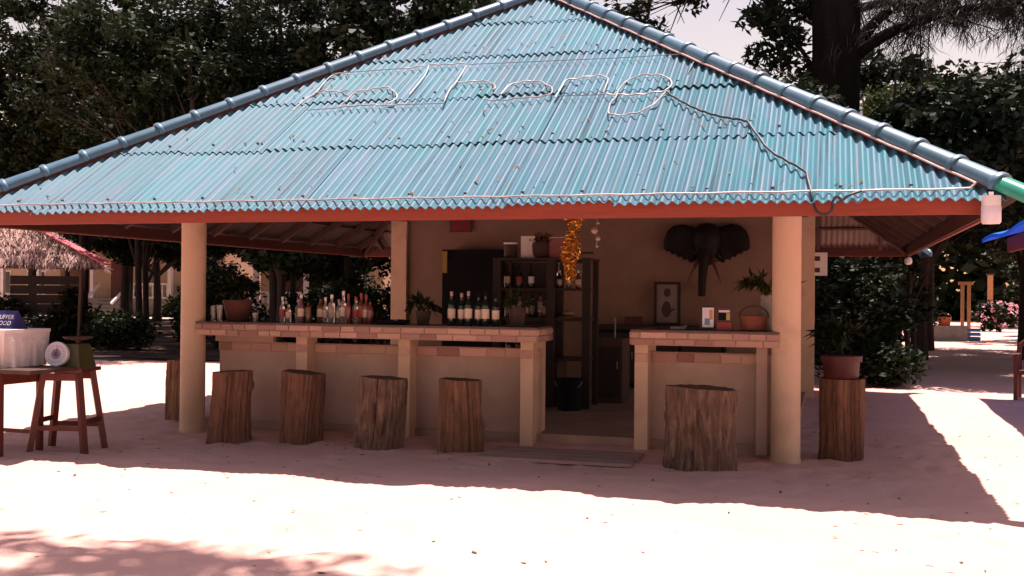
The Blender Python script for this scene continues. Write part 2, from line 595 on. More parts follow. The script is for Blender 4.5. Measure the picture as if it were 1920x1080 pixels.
def forest_floor():
    # dark leaf-littered soil under the trees left of and behind the bar, a sheet just above the sand
    rng = np.random.default_rng(6)
    out = []
    base = [(-12.5, 20.2), (-15, 19.6), (-18, 20.0), (-22, 20.4), (-27, 22.5), (-33, 28), (-39, 36), (-41, 44), (-38, 47.0), (-33, 46.6), (-27, 45), (-20, 43), (-12, 44), (-5, 42), (-2.0, 34), (-1.5, 27), (-3, 22.0), (-7, 20.8)]
    pts = spline([Vector((x, y, 0)) for x, y in base + base[:1]], 14)[:-1]
    for p in pts:
        out.append((p.x + rng.normal() * .16, p.y + rng.normal() * .16, .012))
    n = len(out)
    tri = [tuple(range(n))]
    mb = MB().add(out, tri)
    o = mb.build('forest_floor', mat('leaf_litter', (0.085, 0.050, 0.038), (0.045, 0.028, 0.022), scale=5, rough=1.0, bump=.6, bscale=18, col3=(0.30, 0.19, 0.155), scale3=.55, spec=.05))
    tag(o, 'dark leaf littered soil under the trees left of the bar', None, None, 'structure')


forest_floor()

# ------------------------------------------------------------------ the bar pavilion
RX0, RX1, RY0, RY1 = -8.37, 1.24, 8.74, 18.44
CX, CY = (RX0 + RX1) / 2, (RY0 + RY1) / 2
ZE, ZA = 2.30, 5.42
PX0, PX1, PYF, PYB = -6.72, -0.395, 10.37, 16.65

pav = thing('bar_pavilion', 'open beach bar pavilion with blue corrugated hip roof and cream pillars', 'pavilion', (CX, CY, 0))


def slope_frame(side):
    """returns origin on the eave middle, unit along eave, horizontal inward unit, half width, run."""
    if side == 0:
        return Vector((CX, RY0, ZE)), Vector((1, 0, 0)), Vector((0, 1, 0)), (RX1 - RX0) / 2, CY - RY0
    if side == 1:
        return Vector((RX1, CY, ZE)), Vector((0, 1, 0)), Vector((-1, 0, 0)), (RY1 - RY0) / 2, RX1 - CX
    if side == 2:
        return Vector((CX, RY1, ZE)), Vector((-1, 0, 0)), Vector((0, -1, 0)), (RX1 - RX0) / 2, RY1 - CY
    return Vector((RX0, CY, ZE)), Vector((0, -1, 0)), Vector((1, 0, 0)), (RY1 - RY0) / 2, CX - RX0


ROWS = [-0.012, 0.205, 0.408, 0.613, 0.81, 0.995]
PITCH = 0.0865
rng_r = random.Random(5)


def roof_point(side, s, t, off=0.0):
    o, e, i, hw, run = slope_frame(side)
    nrm = (Vector((0, 0, 1)) * run - i * (ZA - ZE)).normalized()
    return o + e * s + i * (run * t) + Vector((0, 0, (ZA - ZE) * t)) + nrm * off


def build_sheets(side):
    o, e, i, hw, run = slope_frame(side)
    nrm = (Vector((0, 0, 1)) * run - i * (ZA - ZE)).normalized()
    per = 11
    wsheet = per * PITCH
    ncol = int(math.ceil(2 * hw / wsheet))
    seg = 8 if side == 0 else 4
    for r in range(len(ROWS) - 1):
        t0, t1 = ROWS[r], ROWS[r + 1] + 0.03
        shift = 0.0 if r % 2 == 0 else wsheet * 0.0
        for c in range(ncol):
            s0 = -hw + c * wsheet + shift
            s1 = min(s0 + wsheet + PITCH * 0.5, hw)
            if s0 >= hw:
                continue
            ns = max(2, int(round((s1 - s0) / PITCH * seg)))
            lift = 0.012 + 0.004 * (c % 2) + rng_r.uniform(0, 0.003)
            jt = rng_r.uniform(-0.005, 0.005)
            js = rng_r.uniform(-0.006, 0.006)
            skew = rng_r.uniform(-0.006, 0.006)
            dent = rng_r.uniform(-0.004, 0.004)
            top, bot, cols = [], [], []
            mb = MB()
            idx = []
            for k in range(ns + 1):
                s = s0 + (s1 - s0) * k / ns
                tm = 1 - abs(s) / hw
                ta, tb = t0 + jt + skew * (k / ns - .5), min(t1, tm)
                if tb - ta < 0.004:
                    idx.append(None)
                    continue
                w = 0.0155 * math.cos(2 * math.pi * s / PITCH) + dent * math.sin(math.pi * k / ns)
                row = []
                for t, lf in ((ta, lift), (tb, 0.0 if tb >= t1 - 1e-6 else lift * (1 - (tb - ta) / (t1 - ta)))):
                    p = roof_point(side, s + js, t, w + lf)
                    row.append(len(mb.v))
                    mb.v.append(tuple(p))
                    row.append(len(mb.v))
                    mb.v.append(tuple(p - nrm * 0.007))
                idx.append(row)
            good = False
            last = None
            for k in range(ns):
                a, b = idx[k], idx[k + 1]
                if a is None or b is None:
                    continue
                good = True
                mb.f += [(a[0], b[0], b[2], a[2])]
                mb.m += [0]
                mb.f += [(a[1], a[3], b[3], b[1])]
                mb.m += [1]
                mb.f += [(a[1], b[1], b[0], a[0])]
                mb.m += [0]
            if not good:
                continue
            mb.build('roof_sheet', [M_ROOF, M_UNDER if side == 2 else M_UNDER_SHADED], pav, smooth=True, world=True)


for sd in range(4):
    build_sheets(sd)

# screw caps: one row near the bottom of each course of the front slope
sm = MB().lathe([(0.016, 0), (0.016, 0.006), (0.009, 0.016), (0, 0.018)], 8).mesh('roof_screw', M_SCREW)
o, e, i, hw, run = slope_frame(0)
nrm0 = (Vector((0, 0, 1)) * run - i * (ZA - ZE)).normalized()
for r in range(5):
    tt = ROWS[r] + (0.035 if r == 0 else 0.025)
    for k in range(-9, 10):
        s = round((k * 0.52 + rng_r.uniform(-.03, .03)) / PITCH) * PITCH
        if abs(s) < hw * (1 - tt) - 0.15:
            ob = link('roof_screw', sm, pav)
            ob.location = roof_point(0, s, tt, 0.0155 + 0.010) - pav.location
            ob.rotation_mode = 'QUATERNION'
            ob.rotation_quaternion = nrm0.to_track_quat('Z', 'Y')

# hip tiles with collars
def tile_mesh(mat_, name='hip_tile'):
    mb = MB()
    n = 14
    prof = [(0.098, 0.0), (0.098, 0.012), (0.115, 0.012), (0.118, 0.035), (0.113, 0.058), (0.099, 0.062), (0.090, 0.25), (0.082, 0.46)]
    prof = [(0.104, 0.0), (0.108, 0.015), (0.108, 0.04), (0.101, 0.05), (0.092, 0.056), (0.088, 0.25), (0.084, 0.46)]
    vs, fs = [], []
    for (r, y) in prof:
        for k in range(n + 1):
            a = math.pi * (k / n * 1.24 - 0.12)
            vs.append((r * 1.08 * math.cos(a), y, r * math.sin(a) * 0.92))
    for j in range(len(prof) - 1):
        for k in range(n):
            fs.append((j * (n + 1) + k + 1, j * (n + 1) + k, (j + 1) * (n + 1) + k, (j + 1) * (n + 1) + k + 1))
    fs.append(tuple(range(n + 1)))
    mb.add(vs, fs)
    return mb.mesh(name, mat_, True)


TM, TMG = tile_mesh(M_TILE), tile_mesh(M_TILEG)
apex = Vector((CX, CY, ZA))
corners = [Vector((RX0, RY0, ZE)), Vector((RX1, RY0, ZE)), Vector((RX1, RY1, ZE)), Vector((RX0, RY1, ZE))]
for ci, c0 in enumerate(corners):
    d = apex - c0
    ln = d.length
    d.normalize()
    side = d.cross(Vector((0, 0, 1))).normalized()
    up = side.cross(d)
    rot = Matrix((side, d, up)).transposed().to_quaternion()
    step = 0.418
    nt = int(ln / step) + 1
    for k in range(-1, nt):
        ob = link('hip_tile', TMG if (ci == 1 and k == -1) else TM, pav)
        ob.rotation_mode = 'QUATERNION'
        wob = Quaternion(up, rng_r.uniform(-0.012, 0.012))
        ob.rotation_quaternion = wob @ rot
        ob.location = c0 + d * (k * step + 0.05) + up * (0.050 + rng_r.uniform(-.004, .004)) - pav.location
    hb = MB().beam(c0 + d * 0.1 + up * 0.012, apex + up * 0.012, 0.135, 0.06, up=up)
    hb.build('hip_mortar', M_MORTAR, pav, world=True)
    hr = MB().beam(c0 + d * 0.05 - up * 0.09, apex - up * 0.09, 0.06, 0.12, up=up)
    hr.build('hip_rafter', M_RAFTER if ci in (0, 3) else M_MIDW, pav, world=True)

# fascia boards
FT = 0.03
for (a, b) in (((RX0 + .06, RY0 + .05), (RX1 - .06, RY0 + .05)), ((RX1 - .05, RY0 + .068), (RX1 - .05, RY1 - .068)), ((RX1 - .06, RY1 - .05), (RX0 + .06, RY1 - .05)), ((RX0 + .05, RY1 - .068), (RX0 + .05, RY0 + .068))):
    MB().beam((a[0], a[1], 2.235), (b[0], b[1], 2.235), FT, 0.15).build('fascia_board', M_FASCIA, pav, world=True)
    va, vb = Vector((a[0], a[1], 2.24)), Vector((b[0], b[1], 2.24))
    inw = Vector((0, 0, 1)).cross((vb - va).normalized()) * 0.029
    dv = (vb - va).normalized() * 0.09
    MB().beam(va + inw + dv, vb + inw - dv, 0.026, 0.136).build('fascia_shade_board', M_FASCIA_SHADE, pav, world=True)  # added boards, eave shade put into their dark colour

# rafters and purlins under each slope
for sd in range(4):
    o, e, i, hw, run = slope_frame(sd)
    nrm = (Vector((0, 0, 1)) * run - i * (ZA - ZE)).normalized()
    nr = 10
    for k in range(nr):
        s = -hw + (k + 0.5) * 2 * hw / nr
        tm = 1 - abs(s) / hw
        if tm < 0.06:
            continue
        a = roof_point(sd, s, 0.025, -0.085)
        b = roof_point(sd, s, max(0.05, tm - 0.015), -0.085)
        MB().beam(a, b, 0.05, 0.10, up=nrm).build('rafter', M_RAFTER, pav, world=True)
    for t in (0.10, 0.27, 0.47, 0.68):
        a = roof_point(sd, -hw * (1 - t) + .08, t, -0.026)
        b = roof_point(sd, hw * (1 - t) - .08, t, -0.026)
        MB().beam(a, b, 0.05, 0.022, up=nrm).build('purlin', M_RAFTER, pav, world=True)

# pillars
for (x, y) in ((PX0, PYF), (PX1, PYF)):
    MB().lathe([(0.142, -0.12), (0.142, 0.0), (0.136, 0.02), (0.132, 1.6), (0.132, 3.16)], 40, (x, y, 0)).build('pillar', M_PILLAR, pav, smooth=True, world=True)
for (x, y) in ((PX0 - 0.12, PYB), (PX1 + 0.03, PYB)):
    MB().box((x, y, 1.5), (0.27, 0.27, 3.1)).build('pillar', M_PILLAR, pav, world=True)
# ring beam on the pillars
ZB = 2.78
for (a, b) in (((PX0 - .1, PYF), (PX1 + .1, PYF)), ((PX0, PYF + .07), (PX0, PYB - .14)), ((PX1, PYF + .07), (PX1, PYB - .14))):
    MB().beam((a[0], a[1], ZB), (b[0], b[1], ZB), 0.12, 0.2).build('ring_beam', M_RAFTER, pav, world=True)
# back wall without doorway, cream face darkened for indoor shade
MB().box(((PX0 + PX1) / 2 - .045, PYB + 0.02, 1.56), (PX1 - PX0 - 0.125, 0.16, 2.92)).build('back_wall', M_WALL_SHADED, pav, world=True)

# floor slab of the bar, a low step above the sand
fl = MB()
fl.box(((PX0 + PX1) / 2, (10.62 + 16.9) / 2, 0.03), (PX1 - PX0 + 0.1, 16.9 - 10.62, 0.14))
tag(fl.build('floor', M_SLAB), 'brown concrete floor slab inside the bar', None, None, 'structure')

# ------------------------------------------------------------------ counters
UNIT = None


def brick_unit():
    mb = MB()
    c = 0.04
    vs = []
    # box with chamfered front edges (front is -y)
    for x, z in ((-.5, -.5), (.5, -.5), (.5, .5), (-.5, .5)):
        vs.append((x, 0.5, z))
    for x, z in ((-.5, -.5), (.5, -.5), (.5, .5), (-.5, .5)):
        vs.append((x, -0.3, z))
    for x, z in ((-.5 + c, -.5 + 2 * c), (.5 - c, -.5 + 2 * c), (.5 - c, .5 - 2 * c), (-.5 + c, .5 - 2 * c)):
        vs.append((x, -0.5, z))
    fs = [(0, 3, 2, 1), (8, 9, 10, 11)]
    for a, b in ((0, 1), (1, 2), (2, 3), (3, 0)):
        fs.append((a, b, b + 4, a + 4))
        fs.append((a + 4, b + 4, b + 8, a + 8))
    mb.add(vs, fs)
    return mb


BU = [brick_unit().mesh('brick', m) for m in M_BRICKS]


def brick_band(parent, p0, p1, nrm_, z0, z1, courses, blen, rng, base=0.0, darkp=0.16, proud=0.012):
    """facing bricks laid along p0 to p1 (2d) with outward normal; each is its own object."""
    p0, p1 = Vector(p0), Vector(p1)
    d = p1 - p0
    ln = d.length
    d.normalize()
    ang = math.atan2(d.y, d.x)
    h = (z1 - z0) / courses
    o0 = root_loc(parent)
    for c in range(courses):
        x = 0.0
        first = True
        while x < ln - 1e-4:
            l = blen * rng.uniform(0.6, 1.25) * (0.6 if first and c % 2 else 1)
            first = False
            if ln - (x + l) < blen * 0.35:
                l = ln - x
            u = rng.random()
            me = BU[2] if u < darkp else (BU[0] if u < 0.62 else BU[1])
            ob = link('brick', me, parent)
            th = 0.03
            pr = proud + rng.uniform(-0.003, 0.004)
            mid = p0 + d * (x + l / 2) + Vector(nrm_) * (pr - th / 2)
            ob.location = Vector((mid.x, mid.y, z0 + h * (c + .5))) - o0
            ob.rotation_euler = (0, 0, ang)
            ob.scale = (max(l - 0.007, 0.02), th, h - 0.008)
            x += l


def counter(name, label, x0, x1, piers, rng, side_right):
    YF = 10.25      # front of the top
    YB_ = 10.85
    t = thing(name, label, 'bar counter', ((x0 + x1) / 2, 10.55, 0))
    # core of the top, with dark surface
    core_ = MB().box(((x0 + x1) / 2, (YF + YB_) / 2, 1.108), (x1 - x0 - .006, YB_ - YF - .006, 0.128)).build('top_core', M_JOINT, t, world=True)
    MB().box(((x0 + x1) / 2, (YF + YB_) / 2, 1.182), (x1 - x0 + .004, YB_ - YF + .004, 0.016)).build('top_surface', M_TOP, t, world=True)
    brick_band(core_, (x0, YF), (x1, YF), (0, -1), 1.046, 1.172, 2, 0.21, rng)
    if side_right:
        brick_band(core_, (x1, YF + .003), (x1, YB_), (1, 0), 1.046, 1.172, 2, 0.21, rng)
    else:
        brick_band(core_, (x0, YB_), (x0, YF + .003), (-1, 0), 1.046, 1.172, 2, 0.21, rng)
    # panel wall
    YP = 10.62
    MB().box(((x0 + x1) / 2, YP + 0.05, 0.465), (x1 - x0 - 0.14, 0.10, 0.81)).build('panel', M_CREAM, t, world=True)
    # ledge core
    ledge_ = MB().box(((x0 + x1) / 2, YP + 0.045, 0.912), (x1 - x0 - 0.144, 0.13, 0.104)).build('ledge', M_JOINT, t, world=True)
    # plinth strip at the foot
    MB().box(((x0 + x1) / 2, YP + 0.03, 0.03), (x1 - x0 - 0.142, 0.12, 0.14)).build('plinth', M_SLAB, t, world=True)
    ps = sorted(piers)
    for (px, w, dp) in ps:
        pier_ = MB().box((px, 10.43 + dp / 2, 0.51), (w, dp, 1.06)).build('pier', M_PILLAR, t, world=True)
        brick_band(pier_, (px - w / 2 + .004, 10.43), (px + w / 2 - .004, 10.43), (0, -1), 0.868, 0.962, 1, 0.2, rng, darkp=0.05, proud=0.008)
    xs = [x0 + 0.08] + [e for (px, w, dp) in ps for e in (px - w / 2, px + w / 2)] + [x1 - 0.08]
    for k in range(0, len(xs), 2):
        if xs[k + 1] - xs[k] > 0.1:
            brick_band(ledge_, (xs[k] + .004, YP - 0.02), (xs[k + 1] - .004, YP - 0.02), (0, -1), 0.862, 0.960, 1, 0.24, rng, darkp=0.1, proud=0.010)
    return t


rb = random.Random(11)
cl = counter('bar_counter', 'long cream bar counter with brick edged top left of the entrance', -6.61, -2.77,
             [(-5.43, 0.13, 0.24), (-4.25, 0.13, 0.24), (-2.925, 0.13, 0.5)], rb, True)
MB().box((-6.2, 10.59, 1.005), (0.72, 0.06, 0.075)).build('corbel', M_CREAM, cl, world=True)
cr = counter('bar_counter', 'short cream bar counter with brick edged top right of the entrance', -1.84, -0.45,
             [(-1.765, 0.13, 0.5)], rb, False)
MB().box((-0.62, 10.52, 0.53), (0.10, 0.14, 1.02)).build('pier', M_CREAM, cr, world=True)

# ------------------------------------------------------------------ stumps
def stump(label, x, y, w, h, seed, mats, tilt=0.0, burl=None, lobes=3, rough=0.06, rot=0.0, dpt=0.9, lean=(0, 0), flare0=.08):
    rng = np.random.default_rng(seed)
    n, m = 144, 22
    th = np.linspace(0, 2 * math.pi, n, endpoint=False)
    # split and hewn faces: a soft polygon
    nf = int(rng.integers(5, 7))
    fa = np.sort((np.arange(nf) + rng.uniform(-.3, .3, nf)) * 2 * math.pi / nf)
    fd = rng.uniform(.86, 1.0, nf)
    facet = np.stack([fd[q_] / np.maximum(np.cos(th - fa[q_]), .05) for q_ in range(nf)])
    prof = np.minimum(facet.min(0), 1.12) * .96
    for k in range(1, 5):
        prof += rng.normal() * 0.03 / k ** 0.4 * np.cos(k * th + rng.uniform(0, 7))
    for k in (7, 11, 17, 23, 31):
        prof += rough * 0.35 * rng.normal() * np.cos(k * th + rng.uniform(0, 7))
    # deep furrows
    for k in range(16):
        a = rng.uniform(0, 2 * math.pi)
        prof -= rough * rng.uniform(0.6, 1.6) * np.exp(-((np.angle(np.exp(1j * (th - a)))) / rng.uniform(.025, .06)) ** 2)
    vs, fs = [], []
    for j in range(m + 1):
        u = j / m
        flare = 1 + flare0 * (1 - u) ** 2.2 + .03 * math.sin(u * 5 + seed * 1.7) + rng.normal() * 0.006
        tw = 0.10 * math.sin(u * 2.2 + seed)
        pj = np.interp((th + tw) % (2 * math.pi), np.append(th, 2 * math.pi), np.append(prof, prof[0]))
        pj = pj * flare + rng.normal(size=n) * 0.006 + 0.012 * np.sin(th * 19 + 5 * math.sin(u * 3 + seed))
        if burl:
            bu, ba, bs = burl
            pj = pj + bs * np.exp(-((u - bu) / 0.07) ** 2 - (np.angle(np.exp(1j * (th - ba))) / 0.22) ** 2)
        if j == m:
            pj = pj * 0.985
        for k in range(n):
            vs.append((lean[0] * (u - .5) + w / 2 * pj[k] * math.cos(th[k]), lean[1] * (u - .5) + w / 2 * dpt * pj[k] * math.sin(th[k]), -0.05 + (h + 0.05) * u + tilt * pj[k] * math.cos(th[k]) * u))
    for j in range(m):
        for k in range(n):
            k2 = (k + 1) % n
            fs.append((j * n + k, j * n + k2, (j + 1) * n + k2, (j + 1) * n + k))
    t = thing('log_stool', label, 'log stool', (x, y, 0), rot, 'log stools around the bar')
    MB().add(vs, fs).build('trunk', mats, t, smooth=True)
    # sawn top with slight dish
    tv, tf = [], []
    ring = [Vector(vs[m * n + k]) for k in range(n)]
    cen = sum(ring, Vector()) / n
    for rr, dz in ((0.999, 0.0), (0.6, -0.004), (0.25, 0.002)):
        for k in range(n):
            p = cen + (ring[k] - cen) * rr
            p.z += dz
            tv.append(p)
    tv.append(cen)
    for j in range(2):
        for k in range(n):
            k2 = (k + 1) % n
            tf.append((j * n + k, j * n + k2, (j + 1) * n + k2, (j + 1) * n + k))
    for k in range(n):
        tf.append((2 * n + k, 2 * n + (k + 1) % n, 3 * n))
    MB().add(tv, tf).build('sawn_top', M_SAWN, t)
    return t


stump('log stool nearest the left pillar, with a knot at its upper right', -5.86, 9.72, 0.44, 0.71, 1, M_BARK, burl=(0.80, 0.1, 0.22), rough=0.05, lean=(.035, 0), tilt=.012, flare0=.12)
stump('log stool second from the left pillar at the long counter', -5.13, 9.86, 0.43, 0.71, 2, M_BARK, rough=0.05, tilt=-.02, flare0=.02, lean=(.01, .03))
stump('log stool third from the left pillar, greyish furrowed bark', -4.17, 9.68, 0.455, 0.70, 3, M_BARKG, rough=0.07, lean=(.05, 0), tilt=-.015, flare0=.0)
stump('log stool nearest the entrance at the right end of the long counter', -3.425, 9.88, 0.42, 0.69, 4, M_BARK, burl=(0.42, 0.0, 0.16), rough=0.06, lean=(-.01, 0), tilt=-.008, flare0=.05)
stump('thick log stool with deep furrows before the short counter', -1.105, 9.78, 0.625, 0.70, 5, M_BARKG, burl=(0.62, 3.1, 0.12), rough=0.10, dpt=0.85, tilt=-.012, lean=(.02, 0), flare0=.03)
stump('tall log stool right of the right pillar, carrying a dark red pot', 0.115, 10.78, 0.39, 0.74, 6, M_BARK, rough=0.04)
stump('log stool half hidden behind the left pillar', -7.36, 11.15, 0.36, 0.70, 7, M_BARK, rough=0.05)

# ------------------------------------------------------------------ rope light sign on the front slope
def rp(x, t, off=0.042):
    return roof_point(0, x - CX, t, off)


STROKES = {
 'letter_f': [[(-5.59, .366), (-5.58, .421), (-5.54, .456), (-5.56, .521), (-5.52, .547), (-5.34, .543)], [(-5.54, .451), (-5.42, .458), (-5.24, .45), (-5.14, .456)]],
 'letter_s': [[(-4.73, .465), (-4.86, .455), (-5.03, .443), (-5.06, .405), (-5.04, .376), (-4.72, .378), (-4.53, .372), (-4.31, .373)], [(-4.73, .465), (-4.63, .453), (-4.49, .419), (-4.47, .399), (-4.51, .379)]],
 'letter_t': [[(-4.68, .555), (-4.51, .565), (-4.38, .57), (-4.19, .568), (-3.97, .569)], [(-4.4, .565), (-4.35, .522), (-4.34, .465), (-4.34, .416)]],
 'letter_r': [[(-3.93, .554), (-3.9, .471), (-3.91, .437), (-3.87, .375)], [(-3.89, .466), (-3.78, .469), (-3.64, .47), (-3.59, .469), (-3.47, .456), (-3.4, .432), (-3.42, .422)]],
 'letter_o': [[(-3.29, .4), (-3.24, .445), (-3.11, .457), (-2.94, .453), (-2.83, .432), (-2.76, .414), (-2.76, .388), (-2.91, .38), (-3.04, .38), (-3.22, .373), (-3.44, .377)]],
 'letter_n': [[(-2.68, .376), (-2.67, .418), (-2.66, .45), (-2.56, .459), (-2.35, .468), (-2.25, .461), (-2.21, .446), (-2.2, .388)]],
 'letter_g': [[(-2.21, .381), (-2.01, .374), (-1.83, .371), (-1.71, .376), (-1.57, .386), (-1.53, .411), (-1.6, .444), (-1.73, .458), (-1.87, .461), (-1.98, .441), (-2.05, .401), (-2.05, .365), (-2.08, .341), (-2.06, .302), (-2.01, .289), (-1.88, .287), (-1.76, .297), (-1.66, .319), (-1.6, .357), (-1.56, .381)]],
}
rs = thing('rope_light_sign', 'lettering bent from pale rope light lying across the blue roof', 'sign', tuple(rp(-3.5, .37, 0)))
for nm, sts in STROKES.items():
    mb = MB()
    for st in sts:
        pts = []
        for p in spline([Vector((x, t, 0)) for x, t in st], 8):
            pts.append(rp(p.x, p.y, 0.046 + 0.006 * math.sin(p.x * 40)))
        mb.tube(pts, 0.0078, 7)
    mb.build(nm, M_ROPE, rs, smooth=True, world=True)
for st in ([(-5.58, .551), (-4.69, .559)], [(-3.91, .561), (-2.79, .556), (-2.18, .553), (-1.43, .555)], [(-5.42, .366), (-5.03, .371)], [(-4.31, .373), (-3.86, .37)], [(-2.66, .381), (-2.2, .378)], [(-1.36, .55), (-1.40, .46)]):
    MB().tube([rp(x, t, 0.045) for x, t in st], 0.005, 5).build('guide_wire', M_WIRE, rs, world=True)

# power cable from the last letter down over the eave
cp = [(-1.56, .377), (-1.4, .338), (-1.2, .297), (-.99, .267), (-.76, .247), (-.7, .228), (-.52, .142), (-.36, .101), (-.21, .066), (-.18, .037), (-.15, .0)]
pts = [rp(p.x, p.y, 0.045 + .004 * math.sin(p.x * 60)) for p in spline([Vector((x, t, 0)) for x, t in cp], 6)]
pts += spline([Vector(p) for p in ((-.14, 8.69, 2.27), (-.11, 8.67, 2.19), (-.05, 8.66, 2.165), (.0, 8.66, 2.19), (.01, 8.66, 2.26), (.04, 8.65, 2.30), (.08, 8.655, 2.275), (.13, 8.66, 2.31), (.22, 8.70, 2.345))], 6)
tag(MB().tube(pts, 0.011, 7).build('power_cable', M_CABLE, smooth=True), 'black power cable looping down the roof and over the eave', 'cable')
# coils hanging off the cable along the sheet
for k in range(0):
    pass

# rope lights along the eave and the right hip
er = [rp(RX0 + .12 + (RX1 - RX0 - .36) * k / 60, 0.006, 0.040 + .004 * math.sin(k * 1.7)) for k in range(61)]
tag(MB().tube(er, 0.008, 7).build('eave_rope_light', M_ROPE, smooth=True), 'white rope light running along the front eave of the roof', 'rope light')
dh = (apex - corners[1])
hp = []
for k in range(41):
    t = 0.015 + 0.97 * k / 40
    p = corners[1] + dh * t
    nn = Vector((0, 0, 1))
    hp.append(Vector((p.x - 0.125, p.y, p.z)) + nrm0 * (0.060 + .004 * math.sin(k * 2.1)) - Vector((0, 0, 0)))
hp.insert(0, rp(RX1 - 0.24, 0.006, 0.04))
tag(MB().tube(hp, 0.010, 7).build('hip_rope_light', M_ROPEP, smooth=True), 'pinkish rope light running up beside the right hip tiles', 'rope light')

# lantern at the right roof corner
lt = thing('corner_lantern', 'white cylindrical lantern hanging at the front right roof corner', 'lantern', (1.135, 8.655, 2.08))
MB().lathe([(0.062, 0.0), (0.066, 0.01), (0.068, 0.20), (0.066, 0.206)], 24).build('shell', M_WHITE, lt, smooth=True)
MB().lathe([(0.069, 0.012), (0.0705, 0.014), (0.0705, 0.125), (0.069, 0.128)], 24).build('diffuser', M_LILAC, lt, smooth=True)
MB().box((0, 0.035, 0.222), (0.03, 0.09, 0.03)).build('bracket', M_WHITE, lt)
bl = thing('eave_lamp', 'small white lamp under the rear right roof corner', 'lamp', (1.19, 18.36, 2.03))
MB().lathe([(0.03, 0), (0.055, 0.02), (0.06, 0.07), (0.045, 0.11), (0.03, 0.12)], 16).build('globe', M_WHITE, bl, smooth=True)
MB().lathe([(0.025, 0.12), (0.025, 0.19)], 12).build('socket', M_BLACK, bl)

# ------------------------------------------------------------------ bottles
ORD = ['first', 'second', 'third', 'fourth', 'fifth', 'sixth', 'seventh', 'eighth', 'ninth', 'tenth', 'eleventh', 'twelfth', 'thirteenth', 'fourteenth', 'fifteenth', 'sixteenth', 'seventeenth', 'eighteenth']


def bottle(label, loc, h, r, kind, glass, labm, capm, group, rz=0.0):
    t = thing('bottle', label, 'bottle', loc, rz, group)
    if kind == 'wine':
        prof = [(r * .9, 0), (r, .01), (r, h * .60), (r * .86, h * .67), (r * .42, h * .76), (r * .36, h * .80), (r * .36, h * .97), (r * .42, h * .975), (r * .42, h)]
    elif kind == 'square':
        prof = [(r * .92, 0), (r, .01), (r, h * .66), (r * .9, h * .72), (r * .4, h * .79), (r * .36, h * .82), (r * .36, h)]
    else:
        prof = [(r * .9, 0), (r, .012), (r * .98, h * .5), (r, h * .56), (r * .75, h * .66), (r * .45, h * .75), (r * .38, h * .85), (r * .38, h)]
    MB().lathe(prof, 14).build('glass_body', glass, t, smooth=True)
    if labm:
        MB().lathe([(r + .0005, h * .22), (r + .0022, h * .225), (r + .0022, h * .50), (r + .0005, h * .505)], 14).build('paper_label', labm, t, smooth=True)
    MB().lathe([(r * .43, h * .88), (r * .45, h * .89), (r * .45, h + .004), (r * .2, h + .008), (0, h + .008)], 12).build('cap', capm, t, smooth=True)
    return t


ZC = 1.19
rbo = random.Random(4)
xs = [-5.715, -5.635, -5.565, -5.49, -5.40, -5.30, -5.235, -5.15, -5.08, -5.015, -4.945, -4.88, -4.82, -4.76, -4.70]
look = [('lng', M_GCLEAR, M_LABELR, M_WHITE), ('lng', M_GCLEAR, M_LABEL, M_BLACK), ('wine', M_GCLEAR, None, M_FOIL), ('lng', M_GPURP, M_LABEL, M_WHITE),
        ('square', M_GBROWN, None, M_BLACK), ('lng', M_GBROWN, M_LABEL, M_BLACK), ('wine', M_GCLEAR, M_LABEL, M_WHITE), ('square', M_GCLEAR, None, M_WHITE),
        ('wine', M_GCLEAR, M_LABEL, M_FOIL), ('lng', M_GCLEAR, M_LABEL, M_WHITE), ('lng', M_GRED, None, M_LABELR), ('wine', M_GCLEAR, M_LABELR, M_LABELR),
        ('lng', M_GBROWN, M_LABELR, M_LABELR), ('wine', M_GRED, M_LABEL, M_LABELR), ('lng', M_GRED, None, M_BLACK)]
hs = [.27, .22, .25, .30, .24, .29, .27, .30, .25, .34, .31, .28, .32, .30, .26]
wordy = {M_GCLEAR: 'clear', M_GPURP: 'purplish', M_GBROWN: 'brown', M_GRED: 'red'}
for k, x in enumerate(xs):
    kd, g, lb, cp_ = look[k]
    bottle('%s spirit bottle, %s from left in the row on long counter' % (wordy[g], ORD[k]), (x, 10.50 + rbo.uniform(0, .12), ZC), hs[k], rbo.uniform(.031, .040), kd, g, lb, cp_, 'spirit bottles on the long counter', rbo.uniform(0, 6))
for k in range(6):
    x = -3.745 + k * 0.092
    bottle('dark wine bottle, %s from left of the six on the long counter' % ORD[k], (x, 10.47 + (0.05 if k % 2 else 0.0), ZC), [.345, .33, .35, .33, .345, .32][k], .038, 'wine', M_GGREEN, M_LABEL, M_FOIL if k < 3 else M_BLACK, 'wine bottles on the long counter')
# two glasses
def glass(label, loc, h, r, group):
    t = thing('drinking_glass', label, 'glass', loc, 0, group)
    MB().lathe([(r * .75, 0), (r * .78, .008), (r, h), (r * .95, h), (r * .74, .012), (0, .012)], 16).build('glass_wall', M_GCLEAR, t, smooth=True)
glass('left one of two glasses by the terracotta pot on the long counter', (-6.50, 10.42, ZC), .17, .034, 'glasses by the terracotta pot')
glass('right one of two glasses by the terracotta pot on the long counter', (-6.41, 10.40, ZC), .18, .034, 'glasses by the terracotta pot')
glass('small glass alone between terracotta pot and bottles', (-6.0, 10.45, ZC), .10, .035, None)
tray = thing('serving_tray', 'dark oval serving tray right of the spirit bottles', 'tray', (-4.45, 10.56, ZC))
MB().lathe([(.15, 0), (.19, .01), (.20, .045), (.19, .045), (.15, .012), (0, .012)], 24).build('dish', M_BLACK, tray, smooth=True)
MB().lathe([(.03, .012), (.035, .02), (.02, .045), (0, .05)], 12, (.05, 0, 0)).build('handle_knob', M_WHITE, tray, smooth=True)

